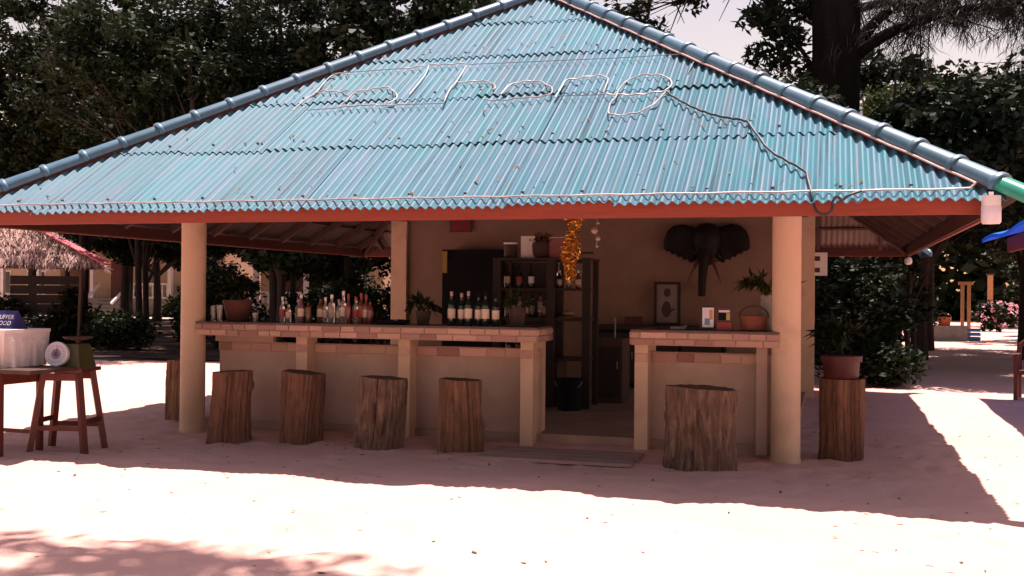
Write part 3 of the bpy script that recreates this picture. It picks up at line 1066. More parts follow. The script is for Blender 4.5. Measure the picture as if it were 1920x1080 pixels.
# ------------------------------------------------------------------ potted plants
def plant_leaves(rng, n, c, rad, h, ln, wd, droop=.3):
    """leaves on arching stems from the pot mouth c; returns leaf arrays."""
    P, A, S = [], [], []
    stems = []
    ns = max(5, n // 9)
    for k in range(ns):
        a = rng.uniform(0, 2 * math.pi)
        rr = rad * rng.uniform(.25, 1.0)
        hh = h * rng.uniform(.45, 1.0)
        p0 = np.array(c)
        p2 = p0 + np.array([math.cos(a) * rr, math.sin(a) * rr, hh * (1 - droop * (rr / rad))])
        p1 = p0 + np.array([math.cos(a) * rr * .35, math.sin(a) * rr * .35, hh * .95])
        pts = [(1 - t) ** 2 * p0 + 2 * t * (1 - t) * p1 + t * t * p2 for t in np.linspace(0, 1, 7)]
        stems.append(pts)
        for j in range(n // ns):
            t = rng.uniform(.3, 1.0)
            p = (1 - t) ** 2 * p0 + 2 * t * (1 - t) * p1 + t * t * p2
            tg = 2 * (1 - t) * (p1 - p0) + 2 * t * (p2 - p1)
            tg = tg / np.linalg.norm(tg)
            ax = tg + rng.normal(size=3) * .55 + np.array([0, 0, -.25])
            ax /= np.linalg.norm(ax)
            sd = np.cross(ax, np.array([0, 0, 1.0]) + rng.normal(size=3) * .3)
            sd /= np.linalg.norm(sd)
            P.append(p + ax * ln * .45)
            A.append(ax)
            S.append(sd)
    return np.array(P), np.array(A), np.array(S), stems


def potted_plant(label, loc, pot_prof, potm, n, rad, h, ln, wd, leafm, seed, droop=.3, flowers=None, rim=True):
    rng = np.random.default_rng(seed)
    t = thing('potted_plant', label, 'plant', loc)
    p = MB().lathe(pot_prof, 22).build('pot', potm, t, smooth=True)
    top = pot_prof[-1][1]
    rt = pot_prof[-1][0]
    MB().lathe([(rt * .93, top - .02), (rt * .5, top - .012), (0, top - .01)], 18).build('soil', M_SOIL, t)
    P, A, S, stems = plant_leaves(rng, n, (0, 0, top - .02), rad, h, ln, wd, droop)
    L = ln * (0.7 + .6 * rng.random(len(P)))
    W = wd * (0.7 + .6 * rng.random(len(P)))
    link('foliage', leaf_mesh('foliage', leafm, P, A, S, L, W), t)
    mb = MB()
    for st in stems:
        mb.tube(st, [.005] * 6 + [.002], 5)
    mb.build('stems', leafm, t)
    if flowers:
        fp = P[rng.choice(len(P), flowers, replace=False)]
        link('flowers', leaves_at('flowers', M_PINK, rng, fp + np.array([0, 0, .02]), .03, .03), t)
    return t


potted_plant('bushy dark plant in terracotta pot at the left end of the long counter', (-6.32, 10.62, ZC), [(.10, 0), (.12, .02), (.155, .20), (.165, .20), (.165, .235), (.15, .235)], mat('terracotta_dark', (.12, .042, .03), (.085, .03, .022), scale=8, rough=.85), 260, .36, .34, .12, .05, M_LEAFD, 21, .5)
potted_plant('dark drooping plant near the middle pier of the long counter', (-4.13, 10.66, ZC), [(.06, 0), (.085, .12), (.09, .14), (.082, .14)], M_MIDW, 70, .21, .26, .13, .05, M_LEAFD, 22, .7)
potted_plant('spiky pale plant right of the wine bottles on the long counter', (-3.09, 10.64, ZC), [(.07, 0), (.09, .17), (.095, .19), (.086, .19)], M_MIDW, 60, .20, .20, .15, .022, M_LEAFY, 23, .5)
potted_plant('leafy plant hanging over the short counter against the right pillar', (-0.60, 10.72, ZC), [(.06, 0), (.07, .16), (.05, .30), (.06, .34), (.055, .34)], M_GREY, 130, .34, .36, .13, .035, M_LEAFY, 24, .75)
potted_plant('dark leafy plant in dark red pot on the tall log stool', (0.10, 10.80, .735), [(.14, 0), (.16, .02), (.175, .17), (.195, .17), (.195, .225), (.18, .225)], M_TERRAD, 190, .34, .42, .16, .05, M_LEAFD, 25, .4)

# things on the short counter
def stand_box(label, x, y, w, h, mats, fn):
    t = thing('display_stand', label, 'display stand', (x, y, ZC), R(6))
    MB().box((0, 0, h / 2), (w, .09, h)).build('case', mats, t)
    fn(t, w, h)
    return t


def face1(t, w, h):
    MB().box((0.012, -.0475, h * .53), (w * .74, .003, h * .80)).build('poster', M_LILAC, t)
    MB().box((0.04, -.0500, h * .64), (w * .22, .002, h * .40)).build('picture_patch', mat('poster_orange', (.5, .25, .08), None, rough=.5), t)
    MB().box((0.005, -.0500, h * .36), (w * .34, .002, h * .26)).build('picture_patch', mat('poster_blue', (.10, .24, .32), None, rough=.5), t)


def face2(t, w, h):
    MB().box((0, -.0475, h * .80), (w * .66, .003, h * .09)).build('title_strip', M_LILAC, t)
    MB().box((-.01, -.0475, h * .58), (w * .56, .003, h * .30)).build('screen', M_BLACK, t)
    MB().box((.036, -.0500, h * .58), (w * .22, .002, h * .28)).build('picture_patch', mat('poster_yellow', (.42, .36, .10), None, rough=.5), t)
    MB().box((0, -.0475, h * .18), (w * .90, .003, h * .30)).build('lower_band', M_LABELR, t)


stand_box('dark display stand with white poster, left of the pair on the short counter', -1.14, 10.46, .145, .235, M_DARKW, face1)
stand_box('red and black display stand, right of the pair on the short counter', -.975, 10.46, .155, .232, M_TERRAD, face2)
bk = thing('wicker_basket', 'red brown basket on the short counter beside the display stands', 'basket', (-.70, 10.50, ZC))
MB().lathe([(.10, 0), (.12, .01), (.135, .13), (.145, .13), (.145, .145), (.13, .145), (.115, .03), (0, .03)], 22).build('bowl', M_TERRA, bk, smooth=True)
MB().tube([(.135 * math.cos(a), 0, .14 + .10 * math.sin(a)) for a in np.linspace(0, math.pi, 13)], .008, 6).build('handle', M_MIDW, bk, smooth=True)
ds = thing('ashtray', 'low dark dish on the left half of the short counter', 'ashtray', (-1.42, 10.50, ZC))
MB().lathe([(.06, 0), (.075, .005), (.08, .03), (.07, .03), (.06, .012), (0, .012)], 18).build('dish', M_GREY, ds, smooth=True)
MB().tube([(.02, 0, .02), (.085, .02, .036)], .004, 6).build('cigarette', M_WHITE, ds)

# ------------------------------------------------------------------ tinsel and shell string
rng = np.random.default_rng(8)
tz = np.linspace(1.66, 2.68, 2600)
cx_ = -2.41 + .022 * np.sin(tz * 6) + (tz - 2) * .02
rad_ = .10 * (0.8 + .25 * np.sin(tz * 17)) * np.clip((tz - 1.60) / .12, .4, 1)
aa = rng.uniform(0, 2 * math.pi, len(tz))
rr_ = rad_ * np.sqrt(rng.random(len(tz)))
P = np.stack([cx_ + rr_ * np.cos(aa), 10.2 + rr_ * np.sin(aa), tz], 1)
tn = thing('tinsel_garland', 'thick gold tinsel garland hanging from the roof over the entrance', 'garland', (-2.42, 10.2, 1.66))
o_ = link('tinsel', leaves_at('tinsel', M_GOLD, rng, P - np.array([-2.42, 10.2, 1.66]), .04, .012), tn)
o_['kind'] = 'stuff'
MB().tube([(cx_[k] + 2.42, 0, tz[k] - 1.66) for k in range(0, 2600, 100)], .006, 5).build('cord', M_CABLE, tn)
shs = thing('shell_string', 'short string of pale shells hanging right of the tinsel', 'shell string', (-2.17, 10.2, 1.97))
MB().tube([(0, 0, 0), (0, 0, .7)], .003, 5).build('string', M_WIRE, shs)
for k in range(9):
    s = .016 + .010 * (k % 3)
    MB().lathe([(0, -s), (s * .8, -s * .5), (s, 0), (s * .6, s * .7), (0, s)], 9, (.02 * math.sin(k * 2.3), .015 * math.cos(k * 1.7), .02 + k * .075)).build('shell', M_SHELL, shs, smooth=True)

# ------------------------------------------------------------------ inside: shelf unit, cabinet, wall things
sh = thing('back_bar_shelf', 'dark timber shelf unit standing in the middle of the bar', 'shelf', (-3.5, 13.3, .1))
def SH(name, c, s, m=M_DARKW):
    MB().box(c, s).build(name, m, sh, world=True)
for x in (-4.06, -3.36, -2.90):
    SH('post', (x, 13.06, 1.02), (.10, .06, 1.84))
    SH('post', (x, 13.60, 1.02), (.07, .06, 1.84))
SH('back_panel', (-3.71, 13.64, 1.30), (.68, .02, 1.26))
SH('shelf_board', (-3.48, 13.33, 1.955), (1.26, .62, .03))
SH('shelf_board', (-3.48, 13.33, 1.575), (1.14, .56, .03))
SH('shelf_board', (-3.48, 13.33, 1.20), (1.14, .56, .04))
SH('shelf_board', (-3.48, 13.33, .70), (1.14, .56, .03))
SH('base_cabinet', (-3.63, 13.33, .39), (.72, .50, .56), M_MIDW)
SH('rail', (-2.98, 13.02, 2.03), (.34, .03, .025))
for k, x in enumerate((-4.16 + .2, -3.80, -3.64)):
    bottle('dark bottle on the upper shelf, %s from the left' % ORD[k], (x, 13.16, 1.59), .29, .036, 'wine', M_GGREEN, [M_LABEL, M_LABELR, M_LILAC][k], M_BLACK, 'bottles on the upper shelf')
for k, x in enumerate((-3.27, -3.15, -3.03)):
    bottle('small bottle behind the tinsel on the shelf, %s from the left' % ORD[k], (x, 13.16, 1.59), .22, .032, 'lng', [M_GGREEN, M_GPURP, M_GBROWN][k], M_LABEL, M_WHITE, 'small bottles behind the tinsel')
for k in range(7):
    x = -3.97 + k * .085
    bottle('dusty bottle on the second shelf board, %s from the left' % ORD[k], (x, 13.2 + .05 * (k % 2), 1.22), .24 + .03 * (k % 3), .032, ['wine', 'lng', 'square'][k % 3], [M_GBROWN, M_GGREEN, M_GPURP][k % 3], M_LABEL if k % 2 else None, M_BLACK, 'dusty bottles on the second shelf board')
for k in range(5):
    x = -3.95 + k * .13
    bottle('soda bottle low on the shelf unit, %s from the left' % ORD[k], (x, 13.2, .715), .26, .036, 'lng', [M_GGREEN, M_GBROWN][k % 2], M_LABELR if k % 2 else M_LABEL, M_WHITE, 'soda bottles low on the shelf unit')
gr = thing('glass_rack', 'dark rack of stemmed glasses hanging under the top of the shelf', 'glass rack', (-3.14, 13.2, 1.90))
MB().box((0, 0, .02), (.40, .30, .02)).build('board', M_DARKW, gr)
for k in range(4):
    MB().lathe([(.03, 0), (.004, -.006), (.004, -.07), (.026, -.10), (.03, -.14), (.026, -.16)], 12, (-.15 + k * .1, 0, .01)).build('stemmed_glass', M_GCLEAR, gr, smooth=True)
cb = thing('cardboard_box', 'white box on top of the shelf unit', 'box', (-3.71, 13.3, 1.97), .1)
MB().box((0, 0, .14), (.18, .2, .28)).build('carton', M_WHITE, cb)
MB().box((0, -.001, .281), (.182, .21, .006)).build('lid_flap', M_LABEL, cb)
cn = thing('storage_tin', 'round tin with pale rim at the left end on top of the shelf unit', 'tin', (-3.94, 13.24, 1.97))
MB().lathe([(.08, 0), (.085, .01), (.085, .17), (.09, .175), (.09, .20), (.08, .205), (0, .205)], 20).build('can', M_MIDW, cn, smooth=True)
MB().lathe([(.0905, .178), (.092, .182), (.092, .198), (.0905, .202)], 20).build('rim', M_WHITE, cn, smooth=True)
pb = thing('gift_box', 'dusty pink carton at the right end on top of the shelf unit', 'box', (-3.28, 13.3, 1.97), -.1)
MB().box((0, 0, .13), (.26, .22, .26)).build('carton', mat('pink_card', (.30, .12, .11), (.24, .09, .085), scale=6, rough=.8), pb)
MB().box((0, -.0005, .262), (.262, .222, .008)).build('lid_flap', M_LABEL, pb)
wv = thing('woven_basket', 'round woven basket full of dry stuff on top of the shelf unit', 'basket', (-3.53, 13.26, 1.97))
MB().lathe([(.09, 0), (.12, .05), (.13, .16), (.12, .2), (.11, .2), (.12, .15), (0, .14)], 18).build('bowl', M_MIDW, wv, smooth=True)
rng = np.random.default_rng(31)
P = rng.normal(size=(160, 3)) * np.array([.06, .06, .05]) + np.array([0, 0, .24])
link('dry_filling', leaves_at('dry_filling', M_DEAD, rng, P, .07, .035), wv)['kind'] = 'stuff'
hat = thing('straw_hat', 'pale straw hat lying on the inner shelf by the dark post', 'hat', (-3.16, 13.2, 1.22))
MB().lathe([(.14, 0), (.145, .006), (.075, .02), (.07, .07), (.05, .085), (0, .09)], 20).build('brim_and_crown', mat('straw', (.34, .24, .13), (.26, .18, .1), scale=20, rough=.9), hat, smooth=True)
MB().lathe([(.0765, .022), (.0775, .024), (.0745, .04), (.0725, .042)], 20).build('band', M_DARKW, hat, smooth=True)
bn = thing('waste_bin', 'black round bin on the bar floor at the entrance', 'bin', (-3.06, 12.86, .1))
MB().lathe([(.13, 0), (.14, .01), (.165, .36), (.175, .36), (.175, .385), (.155, .385), (.13, .03), (0, .03)], 22).build('tub', M_BLACK, bn, smooth=True)
MB().tube([(.17 * math.cos(a), -.17 * math.sin(a) * .4 - .05, .36 - .10 * math.sin(a)) for a in np.linspace(0, math.pi, 11)], .005, 5).build('handle', M_WIRE, bn)
ic = thing('service_cabinet', 'low brown cabinet with a tap behind the entrance', 'cabinet', (-2.76, 14.1, .1))
MB().box((0, 0, .42), (.34, .55, .84)).build('carcass', M_MIDW, ic)
MB().box((0, -.285, .40), (.29, .016, .66)).build('door', M_DARKW, ic)
MB().box((.11, -.299, .5), (.015, .012, .1)).build('handle', M_GREY, ic)
MB().tube(spline([(.02, 0, .84), (.02, 0, 1.06), (.02, -.06, 1.11), (.02, -.12, 1.07)], 5), .011, 7).build('tap', M_GREY, ic, smooth=True)
lw = thing('low_sideboard', 'dark sideboard along the back wall under the framed picture', 'sideboard', (-2.45, 16.2, .1))
MB().box((0, 0, .92), (2.0, .55, .06)).build('top', M_DARKW, lw)
MB().box((0, .05, .45), (1.9, .42, .86)).build('carcass', M_BLACK, lw)
for x in (-.62, 0, .62):
    MB().box((x, -.172, .46), (.58, .02, .74)).build('door', M_DARKW, lw)
    MB().box((x + .22, -.19, .5), (.015, .02, .1)).build('handle', M_GREY, lw)
rdb = thing('red_box', 'small dark red box on the sideboard left of the picture', 'box', (-2.85, 16.1, 1.05))
MB().box((0, 0, .06), (.24, .16, .12)).build('carton', M_TERRAD, rdb)
MB().box((0, 0, .126), (.25, .17, .012)).build('lid', M_TERRAD, rdb)
fr = thing('drinks_fridge', 'black upright drinks fridge against the back wall', 'fridge', (-5.43, 16.2, .1))
MB().box((0, .12, 1.05), (.98, .44, 2.10)).build('cabinet', M_BLACK, fr)
MB().box((.03, -.115, 1.0), (.84, .03, 1.90)).build('door', M_BLACK, fr)
MB().box((-.437, -.12, 1.90), (.075, .04, .34)).build('side_panel', mat('yellow_panel', (.34, .22, .03), (.28, .18, .025), scale=6, rough=.5), fr)
MB().box((.40, -.145, 1.0), (.02, .03, .5)).build('handle', M_GREY, fr)
rsn = thing('wall_sign', 'plain dark red square sign high on the back wall', 'sign', (-5.77, 16.54, 2.50))
MB().box((0, 0, .125), (.37, .02, .25)).build('board', M_TERRAD, rsn)
MB().box((0, -.012, .125), (.33, .004, .21)).build('face', mat('sign_red', (.20, .016, .02), (.16, .014, .018), scale=5, rough=.6), rsn)
pf = thing('framed_picture', 'framed figure picture leaning on the back wall above the sideboard', 'picture', (-2.38, 16.36, 1.05))
fw, fh = .40, .66
for c, s in (((0, 0, .02), (fw, .03, .04)), ((0, 0, fh - .02), (fw, .03, .04)), ((-fw / 2 + .02, 0, fh / 2), (.04, .03, fh - .081)), ((fw / 2 - .02, 0, fh / 2), (.04, .03, fh - .081))):
    MB().box(c, s).build('frame_bar', M_DARKW, pf)
MB().box((0, .006, fh / 2), (fw - .08, .01, fh - .08)).build('print', mat('picture_paper', (.24, .19, .19), (.19, .15, .15), scale=4, rough=.5), pf)
fig = MB()
fig.lathe([(0, -.07), (.04, -.05), (.055, 0), (.04, .05), (0, .065)], 14, (0, -.001, .50), M=Matrix.Diagonal((1, .05, 1)))
fig.lathe([(0, -.13), (.05, -.10), (.08, -.02), (.06, .06), (.03, .11), (0, .12)], 14, (-.01, -.001, .25), M=Matrix.Diagonal((1, .03, 1)))
fig.box((.07, -.001, .23), (.10, .004, .03), mtx=Matrix.Rotation(-.4, 3, 'Y'))
fig.build('painted_figure', mat('picture_ink', (.05, .03, .035), None, rough=.6), pf, smooth=True)

# carved elephant head on the back wall
el = thing('elephant_head', 'dark carved elephant head with wide ears on the back wall', 'wall carving', (-1.80, 16.55, 1.48))
def ear(sgn):
    out = [(.10, 1.04), (.22, 1.07), (.36, 1.11), (.50, 1.08), (.59, 1.0), (.635, .88), (.64, .74), (.60, .70), (.55, .70), (.52, .655), (.46, .66), (.43, .61), (.38, .62), (.345, .565), (.29, .585), (.25, .52), (.19, .55), (.12, .62)]
    n = len(out)
    mb = MB()
    cxm, czm = .30, .84
    vs = []
    for layer, dy in ((0, -.10), (1, -.045)):
        for rr in (1.0, .82, .5):
            for x, z in out:
                px, pz = cxm + (x - cxm) * rr, czm + (z - czm) * rr
                curve = -.10 * (px / .62) ** 2 + .02 * math.sin(px * 22) * (1 - rr * .3)
                vs.append((sgn * px, dy + curve - (.03 if rr < 1 else 0) * (1 if layer == 0 else 0), pz))
        vs.append((sgn * cxm, dy + -.03, czm))
    fs = []
    for layer in (0, 1):
        o = layer * (3 * n + 1)
        for j in range(2):
            for k in range(n):
                k2 = (k + 1) % n
                fs.append((o + j * n + k, o + j * n + k2, o + (j + 1) * n + k2, o + (j + 1) * n + k))
        for k in range(n):
            fs.append((o + 2 * n + k, o + 2 * n + (k + 1) % n, o + 3 * n))
    o = 3 * n + 1
    for k in range(n):
        k2 = (k + 1) % n
        fs.append((k, o + k, o + k2, k2))
    mb.add(vs, fs)
    return mb
for sgn in (-1, 1):
    ear(sgn).build('ear', M_ELE, el, smooth=True)
hd = MB()
prof = []
hd.lathe([(0, .48), (.09, .50), (.13, .58), (.17, .70), (.215, .82), (.225, .92), (.19, 1.02), (.13, 1.09), (.06, 1.115), (0, 1.12)], 24, (0, -.17, 0), M=Matrix.Diagonal((1, .85, 1)))
hd.build('head', M_ELE, el, smooth=True)
trp = spline([(0, -.28, .74), (-.01, -.33, .58), (-.03, -.33, .40), (-.045, -.31, .20), (-.05, -.29, .02)], 6)
MB().tube(trp, [.115 - .065 * (k / (len(trp) - 1)) ** .4 + .004 * (k % 2) for k in range(len(trp))], 14).build('trunk', M_ELE, el, smooth=True)
for sgn in (-1, 1):
    tp = spline([(sgn * .10, -.30, .58), (sgn * .15, -.36, .45), (sgn * .20, -.40, .33), (sgn * .245, -.40, .22)], 5)
    MB().tube(tp, [.03 - .022 * k / (len(tp) - 1) for k in range(len(tp))], 9).build('tusk', M_TUSK, el, smooth=True)
    MB().lathe([(0, -.014), (.014, 0), (0, .014)], 8, (sgn * .14, -.335, .80)).build('eye', M_TUSK, el, smooth=True)
rng = np.random.default_rng(17)
P = np.concatenate([rng.normal(size=(14, 3)) * np.array([.06, .03, .06]) + np.array([sx, -.38, .60]) for sx in (-.18, .20)])
link('leaf_garland', leaves_at('leaf_garland', M_LEAFY, rng, P, .10, .03), el)['kind'] = 'stuff'

# white fuse box on the rear pillar's far side
fb = thing('meter_box', 'white meter box on the rear right pillar', 'meter box', (-.13, 16.62, 1.82))
MB().box((-.02, 0, .17), (.20, .12, .34)).build('case', M_WHITE, fb)
for z in (.08, .25):
    MB().box((-.07, -.062, z), (.09, .006, .07)).build('window', M_TERRAD, fb)

# door mat / boards at the entrance
dm = thing('duck_board', 'weathered flat board step lying in the sand before the entrance', 'board', (-2.40, 9.80, 0))
for k in range(4):
    y = -.27 + k * .18
    MB().box((rbo.uniform(-.02, .02), y, .012), (1.44, .165, .03), rz=rbo.uniform(-.008, .008)).build('plank', mat('weathered_plank', (.40, .26, .22), (.30, .19, .16), scale=7, rough=.9, bump=.3, stretch=(.3, 1, 1)), dm)
for x in (-.6, .6):
    MB().box((x, 0, -.024), (.08, .68, .04)).build('batten', M_MIDW, dm)

# ------------------------------------------------------------------ left table, stool, cool box, scale
tb = thing('side_table', 'red brown table at the left edge carrying the cool box', 'table', (-7.42, 8.32, 0), R(-4))
MB().box((0, 0, .785), (1.25, .62, .035)).build('table_top', M_MIDW, tb)
for x in (-.5, .21):
    for y in (-.24, .24):
        MB().box((x, y, .375), (.05, .05, .78)).build('leg', M_REDW, tb)
for y in (-.24, .24):
    MB().box((-.145, y, .70), (.66, .025, .09)).build('apron', M_REDW, tb)
    MB().box((-.145, y, .17), (.66, .025, .035)).build('rail', M_REDW, tb)
MB().box((.21, 0, .70), (.025, .43, .09)).build('apron', M_REDW, tb)

st = thing('wooden_stool', 'red brown four legged stool with splayed legs under the weighing scale', 'stool', (-7.0, 8.70, 0), R(12))
MB().box((0, 0, .765), (.46, .40, .035)).build('seat', M_REDW, st)
for sx in (-1, 1):
    for sy in (-1, 1):
        MB().beam((sx * .17, sy * .14, .75), (sx * .27, sy * .21, -.02), .055, .055).build('leg', M_REDW, st)
for sy in (-1, 1):
    MB().beam((-.235 + .0, sy * .19, .22), (.235, sy * .19, .22), .026, .045).build('stretcher', M_REDW, st)
    MB().beam((-.17, sy * .145, .70), (.17, sy * .145, .70), .022, .07).build('apron', M_REDW, st)
for sx in (-1, 1):
    MB().beam((sx * .24, -.175, .28), (sx * .24, .175, .28), .026, .045).build('stretcher', M_REDW, st)

cbx = thing('cool_box', 'white styrofoam cool box with moulded ribs on the left table', 'cool box', (-7.66, 8.42, .803), R(-4))
LX, LY = .86, .52
MB().box((0, 0, .16), (LX, LY, .32), taper=1.06).build('tub', M_FOAM, cbx)
MB().box((0, 0, .335), (LX * 1.075, LY * 1.075, .03)).build('rim', M_FOAM, cbx)
for k in range(8):
    x = -LX / 2 + .06 + k * (LX - .12) / 7
    MB().box((x, -LY / 2 - .028, .13), (.034, .05, .25)).build('rib', M_FOAM, cbx)
for k in range(4):
    y = -LY / 2 + .07 + k * (LY - .14) / 3
    MB().box((LX / 2 + .028, y, .13), (.05, .034, .25)).build('rib', M_FOAM, cbx)

sg = thing('tent_sign', 'navy blue tent sign with white lettering on the cool box', 'sign', (-7.55, 8.40, 1.154), R(-4))
MB().add([(-.34, -.06, 0), (.22, -.06, 0), (.22, .02, .17), (-.34, .02, .17), (-.34, .11, 0), (.25, .11, 0)],
         [(0, 1, 2, 3), (3, 2, 5, 4), (1, 5, 2), (0, 3, 4), (0, 4, 5, 1)]).build('card', M_NAVY, sg)
def lettering(txt, size, parent, loc, rot, m, depth=.001):
    cu = bpy.data.curves.new('lettering', 'FONT')
    cu.body = txt
    cu.size = size
    cu.extrude = depth
    cu.align_x = 'RIGHT'
    tmp = bpy.data.objects.new('lettering_tmp', cu)
    me = bpy.data.meshes.new_from_object(tmp)
    bpy.data.objects.remove(tmp)
    me.materials.clear()
    me.materials.append(m)
    ob = link('lettering', me, parent, loc)
    ob['kind'] = 'stuff'
    ob.rotation_euler = rot
    return ob
tl = math.atan2(.17, .08)
lettering('SNACKS & SUPPER', .062, sg, (.20, -.0185, .092), (tl, 0, 0), M_LILAC)
lettering('SEAFOOD', .062, sg, (.19, -.0455, .035), (tl, 0, 0), M_LILAC)

sc = thing('weighing_scale', 'olive kitchen scale with round white dial on the wooden stool', 'scale', (-6.87, 8.64, .783), R(-4))
MB().add([(-.10, -.10, 0), (.14, -.10, 0), (.14, .12, 0), (-.10, .12, 0), (-.06, -.07, .23), (.09, -.07, .23), (.09, .09, .23), (-.06, .09, .23)],
         [(3, 2, 1, 0), (4, 5, 6, 7), (0, 1, 5, 4), (1, 2, 6, 5), (2, 3, 7, 6), (3, 0, 4, 7)]).build('body', M_OLIVE, sc)
Md = Matrix.Rotation(R(12), 3, 'Z') @ Matrix.Rotation(R(82), 3, 'X')
dc = Vector((-.10, -.13, .135))
dial = MB().lathe([(.108, -.03), (.116, -.02), (.116, .02), (.105, .025), (.10, .022), (0, .022)], 32, dc, M=Md).build('dial', M_LILAC, sc, smooth=True)
tk = MB()
for k in range(20):
    a = k * 2 * math.pi / 20
    c = dc + Md @ Vector((.078 * math.cos(a), .078 * math.sin(a), .0235))
    tk.box(c, (.018, .004, .002), mtx=Md @ Matrix.Rotation(a, 3, 'Z'))
tk.lathe([(.05, .0228), (.0505, .0235), (.03, .0235), (.0295, .0228)], 24, dc, M=Md)
tk.build('dial_marks', mat('dial_grey', (.25, .24, .34), None, rough=.5), dial)
MB().beam(dc + Md @ Vector((0, -.02, .026)), dc + Md @ Vector((.01, .07, .026)), .006, .003).build('pointer', M_LABELR, dial)
MB().lathe([(.02, .23), (.02, .26), (.05, .265), (.12, .28), (.14, .30), (.135, .30), (.11, .285), (0, .275)], 24, (.015, .01, 0)).build('pan', M_MIDW, sc, smooth=True)

# ------------------------------------------------------------------ houses behind the trees
def house(label, x0, x1, y, zf, parts):
    t = thing('beach_house', label, 'house', ((x0 + x1) / 2, y, 0))
    MB().box(((x0 + x1) / 2, y + 2.5, zf / 2 - .02), (x1 - x0, 6.0, zf + .04)).build('plinth', M_GREY, t, world=True)
    MB().box(((x0 + x1) / 2, y + 3.2, zf + 1.5), (x1 - x0, 4.5, 3.0)).build('wall', M_HOUSE, t, world=True)
    xm = (x0 + x1) / 2
    w = (x1 - x0) / 2 + .7
    rf = MB()
    z0 = zf + 2.95
    rf.add([(xm - w, y - .9, z0), (xm + w, y - .9, z0), (xm + w, y + 6.2, z0), (xm - w, y + 6.2, z0), (xm - w * .4, y + 2.6, z0 + 1.9), (xm + w * .4, y + 2.6, z0 + 1.9)],
           [(3, 2, 1, 0), (0, 1, 5, 4), (1, 2, 5), (2, 3, 4, 5), (3, 0, 4)])
    rf.build('roof', M_ROOFR, t, world=True)
    parts(t, y, zf)
    return t


def balustrade(t, x0, x1, y, z):
    MB().box(((x0 + x1) / 2, y, z + .82), (x1 - x0, .12, .10)).build('handrail', M_WHITE, t, world=True)
    MB().box(((x0 + x1) / 2, y, z + .06), (x1 - x0, .12, .10)).build('bottom_rail', M_WHITE, t, world=True)
    n = max(2, int((x1 - x0) / .28))
    for k in range(n + 1):
        MB().lathe([(.05, .11), (.035, .25), (.075, .42), (.035, .62), (.05, .77)], 8, (x0 + (x1 - x0) * k / n, y, z)).build('baluster', M_WHITE, t, world=True, smooth=True)


def h1(t, y, zf):
    def B(n, c, s, m):
        MB().box(c, s).build(n, m, t, world=True)
    B('door', (-38.95, y + .93, zf + 1.05), (.8, .06, 2.1), M_REDW)
    B('window_frame', (-36.9, y + .93, zf + 1.35), (1.5, .06, 1.35), M_WHITE)
    w = MB().box((-36.9, y + .88, zf + 1.35), (1.3, .05, 1.15)).build('window', M_GLASSD, t, world=True)
    B('wall_lamp', (-38.1, y + .9, zf + 1.7), (.14, .12, .3), M_DARKW)
    for x in (-34.6, -39.6):
        B('column', (x, y - .35, zf + 1.48), (.22, .22, 2.96), M_WHITE)
    for k in range(5):
        B('step', (-38.0, y - .62 - .3 * k, zf - .1 - .19 * k), (1.7, .31, .20), M_GREY)
    balustrade(t, -36.9, -34.75, y - .4, zf)
    for x in (-38.95, -37.05):
        MB().beam((x, y - .6, zf + .75), (x, y - 2.1, zf - .25), .12, .12).build('stair_rail', M_WHITE, t, world=True)
    B('bench_seat', (-37.9, y + .6, zf + .25), (1.0, .5, .5), M_DARKW)


house('cream beach house with white balustrade behind the left pillar', -40.6, -32.0, 51.5, .95, h1)


def h2(t, y, zf):
    def B(n, c, s, m):
        MB().box(c, s).build(n, m, t, world=True)
    B('window_frame', (-24.6, y + .93, zf + 1.2), (1.6, .06, 1.2), M_WHITE)
    B('window', (-24.6, y + .88, zf + 1.2), (1.4, .05, 1.0), M_REDW)
    B('door', (-22.2, y + .93, zf + 1.0), (.9, .06, 2.0), M_GLASSD)
    for x in (-25.9, -23.3, -20.6):
        B('column', (x, y - .35, zf + 1.48), (.2, .2, 2.96), M_WHITE)
    balustrade(t, -25.8, -23.4, y - .4, zf)


house('cream beach house half hidden by trees behind the long counter', -26.4, -20.0, 45.5, .55, h2)


def h3(t, y, zf):
    def B(n, c, s, m):
        MB().box(c, s).build(n, m, t, world=True)
    for x in (-46.0, -43.6):
        B('window_frame', (x, y + .93, zf + 1.2), (1.3, .06, 1.4), M_WHITE)
        B('window', (x, y + .88, zf + 1.2), (1.1, .05, 1.2), M_GLASSD)
    for x in (-47.2, -44.8, -42.4):
        B('column', (x, y - .35, zf + 1.48), (.2, .2, 2.96), M_WHITE)


house('cream house with tall dark windows behind the thatched stall', -48, -42, 50.5, .6, h3)

# ------------------------------------------------------------------ thatched stall on the left
ts = thing('thatched_stall', 'market stall with shaggy thatched roof and pink ridge at the left', 'stall', (-17.5, 22.5, 0))
ts_rot = R(36)
X0, X1, Y0, Y1, ZE2, ZR = -25.5, -17.2, 22.3, 24.7, 2.02, 3.06
RX = -18.9
YR = 23.5
core = MB()
core.add([(X0, Y0, ZE2), (X1, Y0, ZE2), (X1, Y1, ZE2), (X0, Y1, ZE2), (X0 + .9, YR, ZR), (RX, YR, ZR)],
         [(3, 2, 1, 0), (0, 1, 5, 4), (1, 2, 5), (2, 3, 4, 5), (3, 0, 4)])
core.build('roof_core', M_THATCHB, ts, world=True)
rng = np.random.default_rng(12)
n = 16000
u, v = rng.random(n), rng.random(n) ** .9
xs_ = X0 + (X1 - X0) * u
